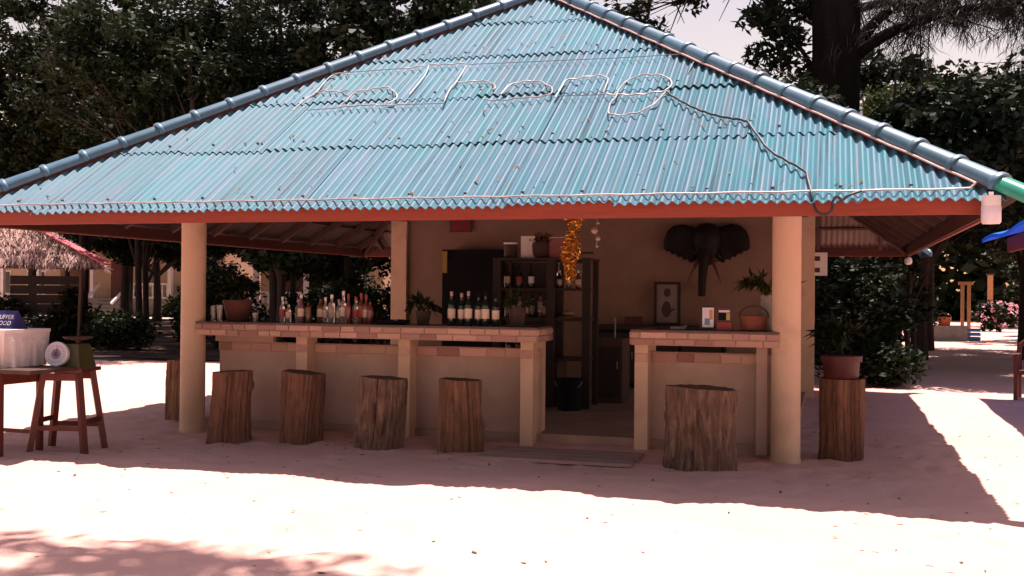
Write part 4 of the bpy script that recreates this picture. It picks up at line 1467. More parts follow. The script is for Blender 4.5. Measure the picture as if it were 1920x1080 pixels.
# front slope (and a bit of the right end)
lim_r = X1 - (X1 - RX) * v
xs_ = np.minimum(xs_, lim_r - rng.random(n) * .1)
P = np.stack([xs_, Y0 + (YR - Y0) * v - .02, ZE2 + (ZR - ZE2) * v + .05], 1) + rng.normal(size=(n, 3)) * .03
A = np.stack([rng.normal(size=n) * .28, -np.ones(n) * .8 + rng.normal(size=n) * .15, -np.ones(n) * .62 + rng.normal(size=n) * .22], 1)
A /= np.linalg.norm(A, axis=1)[:, None]
S = np.cross(A, rand_unit(rng, n))
S /= np.linalg.norm(S, axis=1)[:, None]
n2 = 4000
v2 = rng.random(n2)
w2 = rng.random(n2)
yy = Y0 + (YR - Y0) * v2 + w2 * 2 * (YR - (Y0 + (YR - Y0) * v2))
P2 = np.stack([X1 - (X1 - RX) * v2, yy, ZE2 + (ZR - ZE2) * v2 + .05], 1) + rng.normal(size=(n2, 3)) * .03
A2 = np.stack([np.ones(n2) * .7, rng.normal(size=n2) * .25, -np.ones(n2) * .7 + rng.normal(size=n2) * .2], 1)
A2 /= np.linalg.norm(A2, axis=1)[:, None]
S2 = np.cross(A2, rand_unit(rng, n2))
S2 /= np.linalg.norm(S2, axis=1)[:, None]
P, A, S = np.concatenate([P, P2]), np.concatenate([A, A2]), np.concatenate([S, S2])
off = np.array(tuple(ts.location))
o_ = link('thatch', leaf_mesh('thatch', M_THATCH, P - off, A, S, .34 * (.6 + .8 * rng.random(len(P))), .028 * (.6 + .8 * rng.random(len(P)))), ts)
o_['kind'] = 'stuff'
MB().beam((RX - .02, YR - .05, ZR + .06), (X1 + .12, Y0 - .10, ZE2 + .10), .24, .03, up=Vector((.3, -.4, 1))).build('ridge_strip', M_PINK, ts, world=True)
MB().beam((X0 + .9, YR, ZR + .07), (RX, YR, ZR + .07), .3, .04).build('ridge_strip', M_PINK, ts, world=True)
for (x, y) in ((-17.75, 22.75), (-24.6, 22.75), (-17.75, 24.4), (-24.6, 24.4)):
    MB().tube([(x, y, -.05), (x + .02, y, 1.0), (x + .05, y, 2.06)], [.06, .055, .05], 9).build('post', M_MIDW, ts, world=True, smooth=True)
for k in range(4):
    MB().box((-18.6, 24.4, .99 + k * .245), (1.75, .03, .225)).build('wall_board', M_DARKW, ts, world=True)
MB().box((-21.6, 24.0, .84), (3.6, .7, .06)).build('bench_top', M_DARKW, ts, world=True)
for x in (-23.0, -19.8):
    MB().box((x, 24.0, .40), (.08, .6, .82)).build('bench_leg', M_DARKW, ts, world=True)

ts.rotation_euler = (0, 0, ts_rot)

# ------------------------------------------------------------------ blue awning stall on the right
aw = thing('blue_awning_stall', 'stall with bright blue sheet roof at the right edge', 'stall', (3.6, 13.0, 0))
roofv = [(1.92, 15.1, 2.27), (5.6, 15.1, 2.30), (5.6, 9.6, 2.62), (2.22, 10.4, 2.55), (1.80, 13.2, 2.33)]
# sloping sheet: low left edge rising to the right
rows_ = []
mb = MB()
nu, nv = 14, 10
for i_ in range(nu + 1):
    for j in range(nv + 1):
        a, b = i_ / nu, j / nv
        x = 2.26 + 3.4 * a - .08 * b
        y = 18.2 - 4.8 * b
        z = 2.42 + .9 * a + .03 * math.sin(b * 9 + a * 4) * (1 - a)
        mb.v.append((x, y, z))
top_n = len(mb.v)
for p in list(mb.v):
    mb.v.append((p[0], p[1], p[2] - .05))
for i_ in range(nu):
    for j in range(nv):
        k = i_ * (nv + 1) + j
        mb.f.append((k, k + 1, k + nv + 2, k + nv + 1))
        mb.f.append((top_n + k + nv + 1, top_n + k + nv + 2, top_n + k + 1, top_n + k))
for j in range(nv):
    mb.f.append((j + 1, j, top_n + j, top_n + j + 1))
for i_ in range(nu):
    k, k2 = i_ * (nv + 1), (i_ + 1) * (nv + 1)
    mb.f.append((k, k2, top_n + k2, top_n + k))
    mb.f.append((k2 + nv, k + nv, top_n + k + nv, top_n + k2 + nv))
mb.m = [0] * len(mb.f)
mb.build('sheet_roof', M_BLUE, aw, world=True, smooth=True)
MB().beam((2.62, 18.0, 2.32), (2.56, 13.6, 2.32), .06, .22).build('fascia_board', M_FASCIA, aw, world=True)
for (x, y) in ((3.45, 18.0), (3.45, 13.7), (5.2, 18.0), (5.2, 13.7)):
    MB().box((x, y, 1.30 + (.23 if x > 4 else 0)), (.09, .09, 2.68 + (.46 if x > 4 else 0))).build('post', M_REDW, aw, world=True)

ch = thing('wooden_armchair', 'dark red wooden chair with rounded back at the right edge', 'chair', (3.0, 17.65, 0), R(-15))
for sx in (-1, 1):
    MB().tube(spline([(sx * .30, -.26, 0), (sx * .30, -.26, .42), (sx * .31, -.25, .62)], 3), .03, 8).build('leg', M_REDW, ch, smooth=True)
    MB().tube(spline([(sx * .30, .26, 0), (sx * .30, .26, .42), (sx * .31, .30, .80)], 3), .03, 8).build('leg', M_REDW, ch, smooth=True)
    MB().beam((sx * .31, -.30, .64), (sx * .31, .29, .66), .06, .035).build('armrest', M_REDW, ch)
    for k in range(3):
        MB().box((sx * .305, -.12 + k * .13, .52), (.02, .05, .24)).build('side_slat', M_REDW, ch)
MB().box((0, 0, .40), (.62, .56, .05)).build('seat', M_REDW, ch)
for k in range(5):
    MB().box((-.22 + k * .11, .29, .63), (.055, .02, .42)).build('back_slat', M_REDW, ch)
MB().tube(spline([(-.31, .30, .78), (-.2, .31, .87), (0, .31, .90), (.2, .31, .87), (.31, .30, .78)], 5), .035, 8).build('top_rail', M_REDW, ch, smooth=True)

# ------------------------------------------------------------------ far end of the sand lane on the right
gt = thing('timber_posts', 'pair of orange timber posts with crossbar at the far lane', 'post', (4.75, 42.6, 0))
for x in (-.11, .11):
    MB().box((x, 0, .95), (.11, .15, 2.0)).build('post', mat('orange_timber', (.46, .24, .10), (.38, .19, .08), scale=4, rough=.7), gt)
MB().box((0, 0, 1.98), (.5, .18, .12)).build('crossbar', MATS['orange_timber'], gt)
gt2 = thing('lane_post', 'single brown post at the end of the far lane', 'post', (7.2, 55, 0))
MB().box((0, 0, 1.25), (.22, .22, 2.5)).build('shaft', MATS['orange_timber'], gt2)
MB().box((0, 0, 2.53), (.34, .34, .07)).build('cap', M_MIDW, gt2)
pl = thing('planter_box', 'low grey concrete planter beside the far lane', 'planter', (3.85, 39.5, 0))
for c, s in (((0, -.5, .24), (1.1, .1, .52)), ((0, .5, .24), (1.1, .1, .52)), ((-.5, 0, .24), (.1, .9, .52)), ((.5, 0, .24), (.1, .9, .52))):
    MB().box(c, s).build('side', M_GREY, pl)
MB().box((0, 0, .22), (.9, .9, .44)).build('soil', M_SOIL, pl)
MB().box((0, -.562, .48), (1.16, .03, .06)).build('lip', M_GREY, pl)
bkt = thing('orange_bucket', 'orange bucket standing on the far planter', 'bucket', (3.72, 39.3, .44))
MB().lathe([(.16, 0), (.22, .34), (.23, .36), (.20, .36), (.15, .03), (0, .03)], 16).build('tub', mat('orange_plastic', (.50, .12, .04), None, rough=.4), bkt, smooth=True)
MB().tube([(.22 * math.cos(a), 0, .34 + .16 * math.sin(a)) for a in np.linspace(0, math.pi, 9)], .008, 5).build('handle', M_WIRE, bkt)
bc = thing('blue_crate', 'bright blue crate standing by the far planter', 'crate', (4.62, 39.6, 0))
for k in range(3):
    for c, s in (((0, -.2, .08 + k * .14), (.5, .02, .1)), ((0, .2, .08 + k * .14), (.5, .02, .1)), ((-.24, 0, .08 + k * .14), (.02, .38, .1)), ((.24, 0, .08 + k * .14), (.02, .38, .1))):
        MB().box(c, s).build('slat', mat('blue_plastic', (.05, .22, .50), None, rough=.4), bc)
MB().box((0, 0, .02), (.46, .38, .03)).build('floor_panel', MATS['blue_plastic'], bc)
tp = thing('blue_tarpaulin', 'scrap of pale blue tarpaulin glimpsed among the dark trees', 'tarpaulin', (1.2, 30.2, 1.98))
mb = MB()
for k in range(9):
    x = -.24 + .06 * k
    zt = .10 + .05 * math.sin(k * 1.9)
    mb.v += [(x, .02 * math.sin(k * 2), 0.0), (x, .02 * math.cos(k * 2), zt), (x, .3, zt + .05)]
for k in range(8):
    for j in (0, 1):
        a = k * 3 + j
        mb.f.append((a, a + 3, a + 4, a + 1))
        mb.m.append(0)
mb.build('sheet', mat('pale_blue_tarp', (.45, .62, .72), None, rough=.5, transl=.4), tp)
MB().tube([(-.6, .3, .18), (.6, .3, .16)], .02, 6).build('pole', M_MIDW, tp)
MB().tube([(-.6, .3, -2.0), (-.6, .3, .2)], .03, 6).build('pole', M_MIDW, tp)
MB().tube([(.6, .3, -2.0), (.6, .3, .2)], .03, 6).build('pole', M_MIDW, tp)
rbk = thing('red_bucket', 'dark red glossy bucket among the bushes right of the tall log stool', 'bucket', (1.0, 19.6, 0))
MB().lathe([(.20, 0), (.25, .40), (.27, .42), (.27, .45), (.24, .45), (.19, .03), (0, .03)], 20).build('tub', mat('red_gloss', (.22, .015, .018), None, rough=.2), rbk, smooth=True)
MB().tube([(.26 * math.cos(a), -.05, .43 + .16 * math.sin(a)) for a in np.linspace(0, math.pi, 9)], .007, 5).build('handle', M_WIRE, rbk)


# ------------------------------------------------------------------ trees
def tree(label, x, y, h, tr, crowns, leafm, seed, ln=.24, wd=.12, per=110, lean=(0, 0), name='tree', group='trees around the bar', limb_n=9, crot=None, ncl=70, trunk_m=M_TRUNK, cl_r=.55, up=.5, droop=0.0, fork=.5):
    """crowns: list of (dx,dy,z,rx,ry,rz,weight)."""
    rng = np.random.default_rng(seed)
    t = thing(name, label, 'tree', (x, y, 0), 0, group)
    mb = MB()
    top = Vector((lean[0], lean[1], h * .8))
    pts = [Vector((lean[0] * s ** 1.5 + .06 * math.sin(s * 7 + seed), lean[1] * s ** 1.5 + .06 * math.cos(s * 5 + seed), -.1 + (h * .8 + .1) * s)) for s in np.linspace(0, 1, 10)]
    mb.tube(pts, [tr * (1.25 if k == 0 else 1.0 - .72 * k / 9) for k in range(10)], 14)
    tot = sum(c[6] for c in crowns)
    cen = []
    for c in crowns:
        k = int(ncl * c[6] / tot)
        d = rand_unit(rng, k) * (rng.random(k) ** .42)[:, None]
        cen.append(np.array(c[:3]) + d * np.array(c[3:6]))
    cen = np.concatenate(cen)
    pick = rng.choice(len(cen), min(limb_n, len(cen)), replace=False)
    for kk in pick:
        e_ = Vector(cen[kk])
        s = min(.95, max(.25, fork + rng.uniform(-.2, .3)))
        k0 = s * 9
        b0 = pts[int(k0)]
        md = b0.lerp(e_, .5) + Vector((0, 0, .25 * rng.normal()))
        sp = spline([b0, md, e_], 4)
        r0 = tr * (1 - .72 * s) * .55
        mb.tube(sp, [max(.012, r0 * (1 - .88 * q_ / (len(sp) - 1))) for q_ in range(len(sp))], 7)
        near = np.argsort(np.linalg.norm(cen - cen[kk], axis=1))[1:5]
        for nk in near:
            mb.tube([sp[len(sp) // 2], Vector(cen[nk])], [max(.01, r0 * .35), .008], 5)
    mb.build('trunk', trunk_m, t, smooth=True)
    nl = len(cen) * per
    ci = rng.integers(0, len(cen), nl)
    rad = cl_r * (0.6 + .8 * rng.random(len(cen)))
    off_ = rand_unit(rng, nl) * (rng.random(nl) ** .5)[:, None] * rad[ci][:, None]
    off_[:, 2] *= .7
    P = cen[ci] + off_
    P = P[P[:, 2] > .15]
    link('crown', leaves_at('crown', leafm, rng, P, ln, wd, up, droop), t)
    return t


SP = [
 # label, x, y, h, tr, crowns, mat, seed, ncl
 ('broad tree behind the left end of the roof', -22.6, 28.6, 12, .11, [(0, 0, 7.7, 3.6, 2.4, 4.4, 1)], M_LEAF, 101, 110),
 ('yellowish tree standing above the left hip near the picture edge', -20.2, 28.2, 12, .11, [(-.5, 0, 7.0, 2.8, 2.2, 3.8, 1)], M_LEAFY, 102, 90),
 ('dark tree behind the left hip of the roof', -13.4, 24.3, 11, .11, [(0, 0, 6.4, 3.0, 2.4, 3.8, 1)], M_LEAFD, 103, 120),
 ('dark tree behind the middle of the left hip', -9.9, 24.0, 10.5, .11, [(0, 0, 6.3, 2.6, 2.2, 3.4, 1)], M_LEAFD, 104, 100),
 ('tree rising behind the roof apex', -6.9, 25.0, 10.5, .2, [(-.3, 0, 6.6, 2.1, 2.2, 3.2, 1)], M_LEAF, 105, 90),
 ('tall tree in the second row behind the left hip', -16.5, 31, 14, .11, [(0, 0, 8.2, 3.8, 3.0, 5.0, 1)], M_LEAFD, 106, 130),
 ('tall tree in the second row behind the middle of the left hip', -11.6, 31.5, 14, .11, [(0, 0, 8.2, 3.2, 3.0, 5.0, 1)], M_LEAF, 107, 120),
 ('tall tree in the second row behind the apex', -7.9, 33, 13, .25, [(0, 0, 7.8, 2.3, 3.0, 5.0, 1)], M_LEAFD, 108, 100),
 ('tree at the far left picture edge above the thatched stall', -25.5, 30, 13, .11, [(0, 0, 7.6, 3.8, 3.2, 5.0, 1)], M_LEAFY, 109, 130),
 ('tree shading the ground before the beach house', -27.0, 37, 11, .22, [(0, 0, 6.6, 4.2, 4.2, 3.0, 1)], M_LEAF, 110, 120),
 ('tree shading the ground left of the hidden house', -21.0, 38.5, 10, .22, [(0, 0, 6.0, 4.0, 3.8, 2.8, 1)], M_LEAFY, 111, 110),
 ('dark tree in front of the beach house window', -33.5, 46, 10, .2, [(0, 0, 6.2, 4.0, 3.4, 3.0, 1)], M_LEAF, 112, 110),
 ('leafy tree behind the counter bottles', -13.2, 28, 8, .15, [(0, 0, 4.3, 2.5, 1.8, 2.2, 1)], M_LEAFD, 113, 90),
 ('leafy tree left of the rear left pillar', -9.6, 27.5, 7.5, .14, [(.4, 0, 4.2, 2.0, 1.8, 2.4, 1)], M_LEAF, 114, 80),
 ('low branched tree seen under the left eave', -18.6, 29, 7.5, .14, [(0, 0, 4.6, 2.6, 2.2, 1.9, 1)], M_LEAF, 115, 80),
 ('slender leaning tree beside the lane on the right', 2.05, 27.3, 8.5, .15, [(1.0, 0, 4.7, 2.1, 2.2, 2.1, 1)], M_LEAFD, 116, 100),
 ('dark tree right of the great trunk', 4.6, 28.5, 9, .2, [(0, 0, 4.5, 2.4, 2.2, 2.1, 1)], M_LEAFD, 117, 110),
 ('tree with sunlit top right of the great trunk', 2.6, 32, 10, .2, [(0, 0, 5.5, 2.2, 2.2, 2.3, 1)], M_LEAFY, 118, 110),
 ('tree overhanging the lane at the right picture edge', 7.0, 26, 9, .22, [(-.2, 0, 4.6, 2.4, 2.6, 1.8, 1)], M_LEAF, 119, 100),
 ('tree over the far lane on the right', 10.0, 40, 11, .25, [(-1.5, 0, 6.2, 4.2, 3.5, 3.4, 1)], M_LEAFY, 120, 110),
 ('tree left of the far lane', 1.5, 42, 12, .25, [(0, 0, 6.5, 3.6, 3.2, 4.4, 1)], M_LEAF, 121, 110),
 ('far tree beyond the lane end', 9.5, 58, 12, .25, [(0, 0, 6.5, 4.0, 3.0, 4.6, 1)], M_LEAF, 122, 80),
 ('low dense tree right behind the bar, left of the middle', -8.2, 21.0, 7.0, .10, [(0, 0, 4.4, 2.4, 1.7, 1.5, 1)], M_LEAFD, 141, 110),
 ('low dense tree right behind the middle of the bar', -4.6, 21.2, 7.0, .12, [(0, 0, 4.6, 2.4, 1.7, 1.5, 1)], M_LEAFD, 142, 100),
 ('low dense tree right behind the bar, right of the middle', -1.4, 21.0, 6.6, .12, [(0, 0, 4.3, 2.0, 1.6, 1.3, 1)], M_LEAFD, 143, 90),
 ('drooping tree behind the left half of the long counter', -12.4, 22.6, 6.6, .10, [(0, 0, 3.9, 2.0, 1.5, 1.7, 1)], M_LEAFD, 144, 110),
 ('drooping tree far behind the spirit bottles', -14.2, 29.6, 6.5, .10, [(0, 0, 3.4, 2.6, 1.4, 1.7, 1)], M_LEAF, 145, 100),
 ('drooping tree far behind the middle of the long counter', -17.8, 33.5, 6.5, .10, [(0, 0, 3.6, 2.8, 1.4, 1.8, 1)], M_LEAFD, 146, 100),
 ('drooping tree before the house behind the long counter', -20.6, 40.5, 7.5, .12, [(.5, 0, 4.2, 3.2, 1.6, 2.0, 1)], M_LEAF, 147, 100),
 ('drooping tree screening the left of the beach house', -41.0, 48.2, 8.5, .14, [(0, 0, 4.6, 3.4, 1.4, 2.0, 1)], M_LEAF, 148, 90),
 ('drooping tree screening the right of the beach house', -30.5, 46.8, 8.0, .14, [(0, 0, 4.4, 2.8, 1.4, 1.8, 1)], M_LEAFD, 149, 90),
 ('wide tree shading the ground between bar and thatched stall', -17.6, 27.5, 9.0, .10, [(0, 0, 6.2, 3.4, 2.4, 1.5, 1)], M_LEAFD, 151, 130),
 ('wide tree shading the ground behind the thatched stall', -23.0, 32.5, 9.0, .11, [(0, 0, 6.2, 3.8, 2.6, 1.6, 1)], M_LEAFD, 152, 130),
 ('wide tree shading the far ground before the beach house', -31.0, 38.5, 9.5, .12, [(0, 0, 6.4, 4.6, 2.8, 1.7, 1)], M_LEAFD, 153, 130),
 ('low leafy tree hanging before the beach house', -25.6, 36.2, 6.5, .09, [(0, 0, 3.7, 2.8, 1.2, .95, 1)], M_LEAF, 156, 90),
 ('dense low tree over the shrubs right of the bar', 1.2, 22.6, 7.5, .08, [(.2, 0, 4.2, 1.9, 1.7, .9, 1)], M_LEAFD, 157, 100),
 ('thin trunked tree with hanging leaves right of the dark shrubs', 1.75, 24.6, 7.5, .06, [(.3, 0, 4.2, 1.6, 1.4, 1.4, 1)], M_LEAFD, 154, 80),
 ('thin trunked tree leaning over the lane edge', 1.5, 22.3, 7.0, .05, [(.9, 0, 4.0, 1.5, 1.3, 1.2, 1)], M_LEAFD, 155, 80),
 ('spreading tree shading the sand left of the bar', -14.1, 21.8, 9.5, .13, [(-1.5, .2, 6.6, 3.2, 2.0, 1.8, 1)], M_LEAF, 123, 100),
 ('spreading tree over the thatched stall', -22.6, 28.8, 10, .14, [(.5, .8, 6.9, 3.4, 2.0, 1.9, 1)], M_LEAFD, 124, 100),
 ('spreading tree before the hidden house', -17.5, 34.5, 9, .2, [(0, 0, 5.4, 3.6, 2.6, 2.2, 1)], M_LEAFD, 125, 100),
 ('low spreading tree before the beach house', -29.5, 42.5, 8, .2, [(0, 0, 4.9, 4.4, 2.6, 2.0, 1)], M_LEAFD, 126, 100),
 ('low spreading tree at the far left before the tall windows', -38.0, 44.5, 9, .2, [(0, 0, 5.4, 4.6, 2.6, 2.4, 1)], M_LEAF, 127, 100),
 ('tree overhanging the sand right of the bar', 6.2, 21.8, 9.5, .2, [(-1.6, 0, 4.7, 3.0, 1.9, 1.2, 1)], M_LEAFD, 128, 110),
 ('tree shading the middle of the lane', 7.0, 33, 10, .22, [(-1.2, 0, 5.6, 3.2, 2.6, 2.0, 1)], M_LEAF, 129, 55),
 ('tree behind the great trunk', -1.2, 30.5, 8.0, .2, [(.6, 0, 4.2, 2.2, 1.6, 1.8, 1)], M_LEAFD, 130, 80),
 ('unseen tree added far right of the viewer to block sky light', 9.5, 4.0, 12, .25, [(0, 0, 8.0, 4.0, 4.0, 3.0, 1)], M_LEAF, 131, 90),  # this and the next three: unseen, added to cut sky and bounce light
 ('unseen tree added behind the viewer on the right to block sky light', 5.0, -5.0, 13, .28, [(0, 0, 8.5, 4.6, 4.0, 3.4, 1)], M_LEAF, 132, 100),
 ('unseen tree added behind the viewer to block sky light', -2.5, -4.5, 13, .28, [(0, 0, 8.5, 4.6, 4.0, 3.4, 1)], M_LEAF, 133, 100),
 ('unseen tree added behind the viewer on the left to block sky light', -9.5, -3.0, 13, .28, [(0, 0, 8.5, 4.6, 4.0, 3.4, 1)], M_LEAF, 134, 100),
]
LF = lambda sd: (.78, 1.0, 1.3, .9, 1.12)[sd % 5]
for (lb, x, y, h, tr, crs, lm, sd, ncl) in SP:
    tree(lb, x, y, h, tr, crs, lm, sd, ncl=ncl, lean=((.7, .1) if sd == 116 else (.2 * math.sin(sd), .2 * math.cos(sd))), per=int((185 if y < 35 else 120) / LF(sd) ** 1.3), ln=(.20 if y < 35 else .30) * LF(sd), wd=(.10 if y < 35 else .15) * LF(sd) * (1.15 - .1 * (sd % 4)))

# the great trunk behind the right hip with needle sprays
gtree = thing('great_tree', 'huge dark trunk with needle branches rising behind the right hip', 'tree', (.03, 25, 0), 0, 'trees around the bar')
mb = MB()
mb.tube(spline([(-.15, 0, -.1), (-.05, 0, 2), (.0, 0, 5), (.05, 0, 7), (.0, 0, 10), (.1, 0, 15)], 4), [.75, .70, .66, .63, .61, .60, .58, .57, .55, .54, .53, .52, .52, .52, .52, .52, .5, .48, .44, .4, .35], 22)
limbs = [[(.35, 0, 6.75), (1.2, -.3, 7.25), (2.4, -.5, 7.55), (3.8, -.6, 7.65), (5.6, -.8, 7.5)], [(.4, .1, 7.0), (1.0, .2, 7.7), (2.0, .3, 8.4), (3.2, .3, 9.0)],
         [(-.3, -.2, 8.2), (-1.2, -.5, 8.6), (-2.4, -.7, 8.5), (-3.4, -.8, 8.0)], [(.3, 0, 9.0), (2.0, -.6, 9.6), (4.5, -1, 9.6)], [(-.2, 0, 10), (-1.6, .5, 11.5), (-2.6, .4, 12.5)], [(.2, 0, 11), (1.2, -.5, 13), (2.2, 0, 14.5)],
         [(3.8, -.6, 7.65), (4.6, -.8, 6.9), (5.2, -.9, 5.9)], [(.3, .2, 7.9), (2.0, .6, 8.2), (3.8, .8, 8.1), (5.6, .9, 7.6)], [(.3, -.2, 8.6), (1.6, -.9, 8.9), (3.4, -1.2, 8.9), (5.4, -1.4, 8.5)]]
tips = []
rng = np.random.default_rng(77)
for kk, lb in enumerate(limbs):
    sp = spline(lb, 6)
    mb.tube(sp, [max(.02, (.15 if kk < 2 else .11) * (1 - .85 * q_ / (len(sp) - 1))) for q_ in range(len(sp))], 9)
    for q_ in range(len(sp) // 3, len(sp)):
        for r_ in range(3):
            e_ = sp[q_] + Vector((rng.normal() * .7, rng.normal() * .7, rng.normal() * .45 - .1))
            mb.tube([sp[q_], e_], [.02, .006], 5)
            tips.append((sp[q_], e_, kk))
mb.build('trunk', mat('great_bark', (0.013, 0.0115, 0.010), (0.006, 0.0055, 0.005), scale=5, rough=1.0, bump=1.0, stretch=(1, 1, 0.2), spec=0.1), gtree, smooth=True)
NP, NA = [], []
for (a, b, kk) in tips:
    if kk == 2:
        continue
    for r_ in range(72):
        f_ = rng.random()
        p = a.lerp(b, f_)
        d_ = (b - a).normalized() * .5 + Vector((rng.normal() * .5, rng.normal() * .5, rng.normal() * .3 - .75))
        d_.normalize()
        NP.append(tuple(p + d_ * .2 + Vector(rng.normal(size=3) * .10)))
        NA.append(tuple(d_))
NP, NA = np.array(NP), np.array(NA)
S_ = np.cross(NA, rand_unit(rng, len(NP)))
S_ /= np.linalg.norm(S_, axis=1)[:, None]
link('crown', leaf_mesh('crown', M_NEEDLE, NP, NA, S_, .40 * (.6 + .8 * rng.random(len(NP))), .018 * (.7 + .6 * rng.random(len(NP)))), gtree)

# leafy boughs left of the great trunk: a tree of its own behind, with hanging sprays
tree('broad leaved tree whose sprays hang against the sky left of the great trunk', -.1, 27.5, 15, .24,
     [(-2.2, -1.5, 9.7, 3.0, 2.0, 1.4, 1.2), (-1.0, -2.1, 7.7, .8, .7, 1.1, .6), (1.4, -1.0, 6.7, .8, .8, .35, .2), (-4.7, -1.7, 8.1, .9, .8, .4, .25), (-.3, -1.9, 6.2, .5, .5, .7, .25)], M_LEAFD, 140, ncl=84, per=75, ln=.26, wd=.09, cl_r=.42, droop=.45, fork=.8)

# tree standing left of the viewer: throws the dappled shade on the front left sand
tree('tall tree left of the yard, crown above the picture', -6.8, 3.6, 15, .26,
     [(3.5, 5.0, 12.0, 1.8, .16, .3, 1.4), (1.6, 5.6, 12.2, .9, .08, .2, .3), (-1.5, .5, 12.5, 2.2, 1.6, 1.5, .9)], M_LEAF, 150, ncl=54, per=34, ln=.19, wd=.08, cl_r=.36)

# shrubs
def shrub(label, x, y, rx, ry, h, leafm, seed, n=2600, ln=.17, wd=.07, group='shrubs behind the bar', name='shrub'):
    rng = np.random.default_rng(seed)
    t = thing(name, label, 'shrub', (x, y, 0), 0, group)
    k = max(10, n // 110)
    d = rand_unit(rng, k) * (rng.random(k) ** .45)[:, None]
    cen = np.array([0, 0, h * .52]) + d * np.array([rx, ry, h * .48])
    ci = rng.integers(0, k, n)
    P = cen[ci] + rand_unit(rng, n) * (rng.random(n) ** .5)[:, None] * .34
    P = P[P[:, 2] > .04]
    link('foliage', leaves_at('foliage', leafm, rng, P, ln, wd, .6), t)
    mb = MB()
    for kk in range(min(12, k)):
        mb.tube(spline([(rng.normal() * .08, rng.normal() * .08, -.03), tuple(cen[kk] * np.array([.5, .5, .5])), tuple(cen[kk])], 3), [.03, .025, .022, .02, .015, .012, .008], 6)
    mb.build('stems', M_TRUNK, t)
    return t


SHR = [
 ('dense dark shrub directly behind the tall log stool', .35, 19.9, .9, .7, 2.3, M_LEAFD, 5200),
 ('tall dark shrub under the rear right eave', 0.7, 21.6, .85, .8, 3.0, M_LEAFD, 5600),
 ('dark shrub before the slender leaning tree', 1.05, 24.2, .7, .8, 2.8, M_LEAFD, 4600),
 ('dark shrub left of the slender leaning tree', .6, 25.2, 1.2, .8, 3.4, M_LEAFD, 5200),
 ('green shrub beside the far planter', 2.2, 33.5, .7, .7, 1.9, M_LEAF, 1800),
 ('low leafy plant on the sand right of the tall log stool', .95, 19.2, .45, .35, .55, M_LEAF, 900),
 ('palm like shrub at the right picture edge', 6.1, 31, 1.3, 1.1, 3.6, M_LEAFY, 3600),
 ('shrub at the right end of the far lane', 8.2, 45, 1.8, 1.2, 3.4, M_LEAF, 2600),
 ('shrub below the thatched stall roof', -18.9, 23.6, 1.0, .6, 1.25, M_LEAFD, 2800),
 ('leafy shrub right of the thatched stall post', -16.9, 22.9, .8, .6, .85, M_LEAF, 2000),
 ('shrub behind the cool box beside the stall', -20.4, 22.6, .8, .6, 1.2, M_LEAF, 2000),
 ('sunlit shrub beside the white balustrade', -33.4, 50.0, 1.1, .6, 1.1, M_LEAFY, 1400),
 ('shrub at the right of the beach house', -31.6, 49.5, 1.4, .7, 1.5, M_LEAF, 1600),
 ('dark shrub behind the terracotta pot plant', -15.2, 24.6, 1.5, .8, 2.2, M_LEAFD, 4600),
 ('shrub behind the glasses on the long counter', -13.0, 25.6, 1.1, .8, 1.6, M_LEAF, 2600),
 ('tall shrub behind the spirit bottles', -11.2, 24.8, 1.1, .8, 2.3, M_LEAFD, 4000),
 ('pale sunlit shrub just left of the rear left pillar', -8.55, 22.6, .7, .6, 1.9, M_LEAFY, 2600),
]
for k, (lb, x, y, rx, ry, h, lm, n_) in enumerate(SHR):
    shrub(lb, x, y, rx, ry, h, lm, 300 + k, int(n_ * 1.35), ln=.155 if y < 40 else .3, wd=.065 if y < 40 else .13)

# pink flowering shrub far along the lane
fsb = shrub('pink flowering shrub at the end of the far lane', 6.9, 50, .9, .6, 1.3, M_LEAF, 350, 900, .25, .12)
rng = np.random.default_rng(351)
P = rand_unit(rng, 160) * np.array([.9, .6, .55]) + np.array([0, 0, .75])
link('flowers', leaves_at('flowers', mat('pink_petal', (.62, .32, .34), (.5, .22, .26), scale=3, rough=.6, transl=.3), rng, P, .16, .14), fsb)['kind'] = 'stuff'

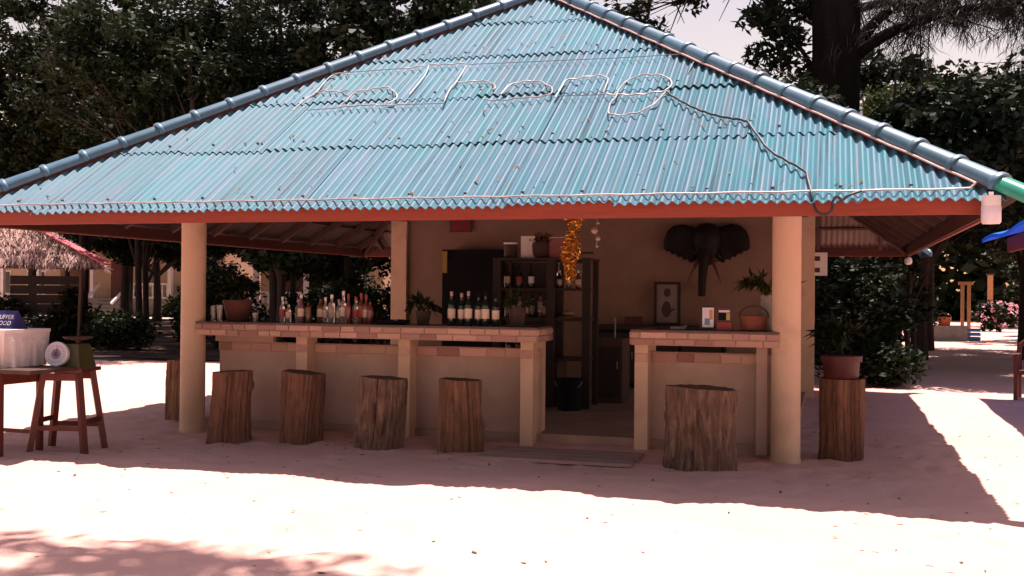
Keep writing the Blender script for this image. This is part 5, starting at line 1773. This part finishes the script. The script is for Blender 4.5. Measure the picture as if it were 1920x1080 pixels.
# far wood closing the view
def far_wood():
    rng = np.random.default_rng(9)
    n = 80000
    x = rng.uniform(-120, 60, n)
    y = 66 + rng.uniform(0, 9, n) + 3 * np.sin(x * .13)
    top = 10.5 + 2.0 * np.sin(x * .21) + 1.6 * np.sin(x * .57 + 1)
    top = np.where((x > -10) & (x < 1), np.minimum(top, 9.5), top)
    z = rng.random(n) ** 1.15 * top
    # opening at the lane end where the light shows through
    keep = ~((np.abs(x - 6.9) < .7) & (z > 2.2) & (z < 4.4) & (rng.random(n) < .55))
    P = np.stack([x, y, z], 1)[keep]
    me = leaves_at('far_wood', M_LEAF, rng, P, .95, .55)
    tag(link('far_wood', me), 'distant wood closing the view behind the houses', None, None, 'stuff')


far_wood()

# dry leaves caught on the front slope
rng = np.random.default_rng(43)
n = 150
tt_ = rng.choice([.0, .205, .408, .613], n) + np.abs(rng.normal(size=n)) * .05 + .012
ss_ = rng.uniform(-1, 1, n) * (1 - tt_) * (hw - .3)
P = np.array([tuple(roof_point(0, a_, b_, .030)) for a_, b_ in zip(ss_, tt_)])
A = rng.normal(size=(n, 3))
nn_ = np.array(tuple(nrm0))
A -= (A @ nn_)[:, None] * nn_ * .9
A /= np.linalg.norm(A, axis=1)[:, None]
S = np.cross(A, nn_ + rng.normal(size=(n, 3)) * .2)
S /= np.linalg.norm(S, axis=1)[:, None]
tag(link('roof_litter', leaf_mesh('roof_litter', M_DEAD, P, A, S, .06 * (.5 + rng.random(n)), .022 * (.5 + rng.random(n)))), 'dry leaves caught on the blue roof sheets', None, None, 'stuff')

# fallen leaves on the sand
rng = np.random.default_rng(41)
n = 650
P = np.stack([rng.uniform(-9, 4, n), 4 + 13 * rng.random(n) ** 1.2, np.full(n, .016)], 1)
inside = (P[:, 0] > PX0) & (P[:, 0] < PX1) & (P[:, 1] > 10.2)
P = P[~inside]
P[:, 2] = GROUND[2][np.searchsorted(GROUND[0], P[:, 0]), np.searchsorted(GROUND[1], P[:, 1])] + .004
n = len(P)
A = rng.normal(size=(n, 3)) * np.array([1, 1, .12])
A /= np.linalg.norm(A, axis=1)[:, None]
S = np.cross(A, np.array([0, 0, 1.0]) + rng.normal(size=(n, 3)) * .15)
S /= np.linalg.norm(S, axis=1)[:, None]
tag(link('fallen_leaves', leaf_mesh('fallen_leaves', M_DEAD, P, A, S, .05 * (.5 + rng.random(n)), .022 * (.5 + rng.random(n)))), 'scattered dry leaves on the sand', None, None, 'stuff')
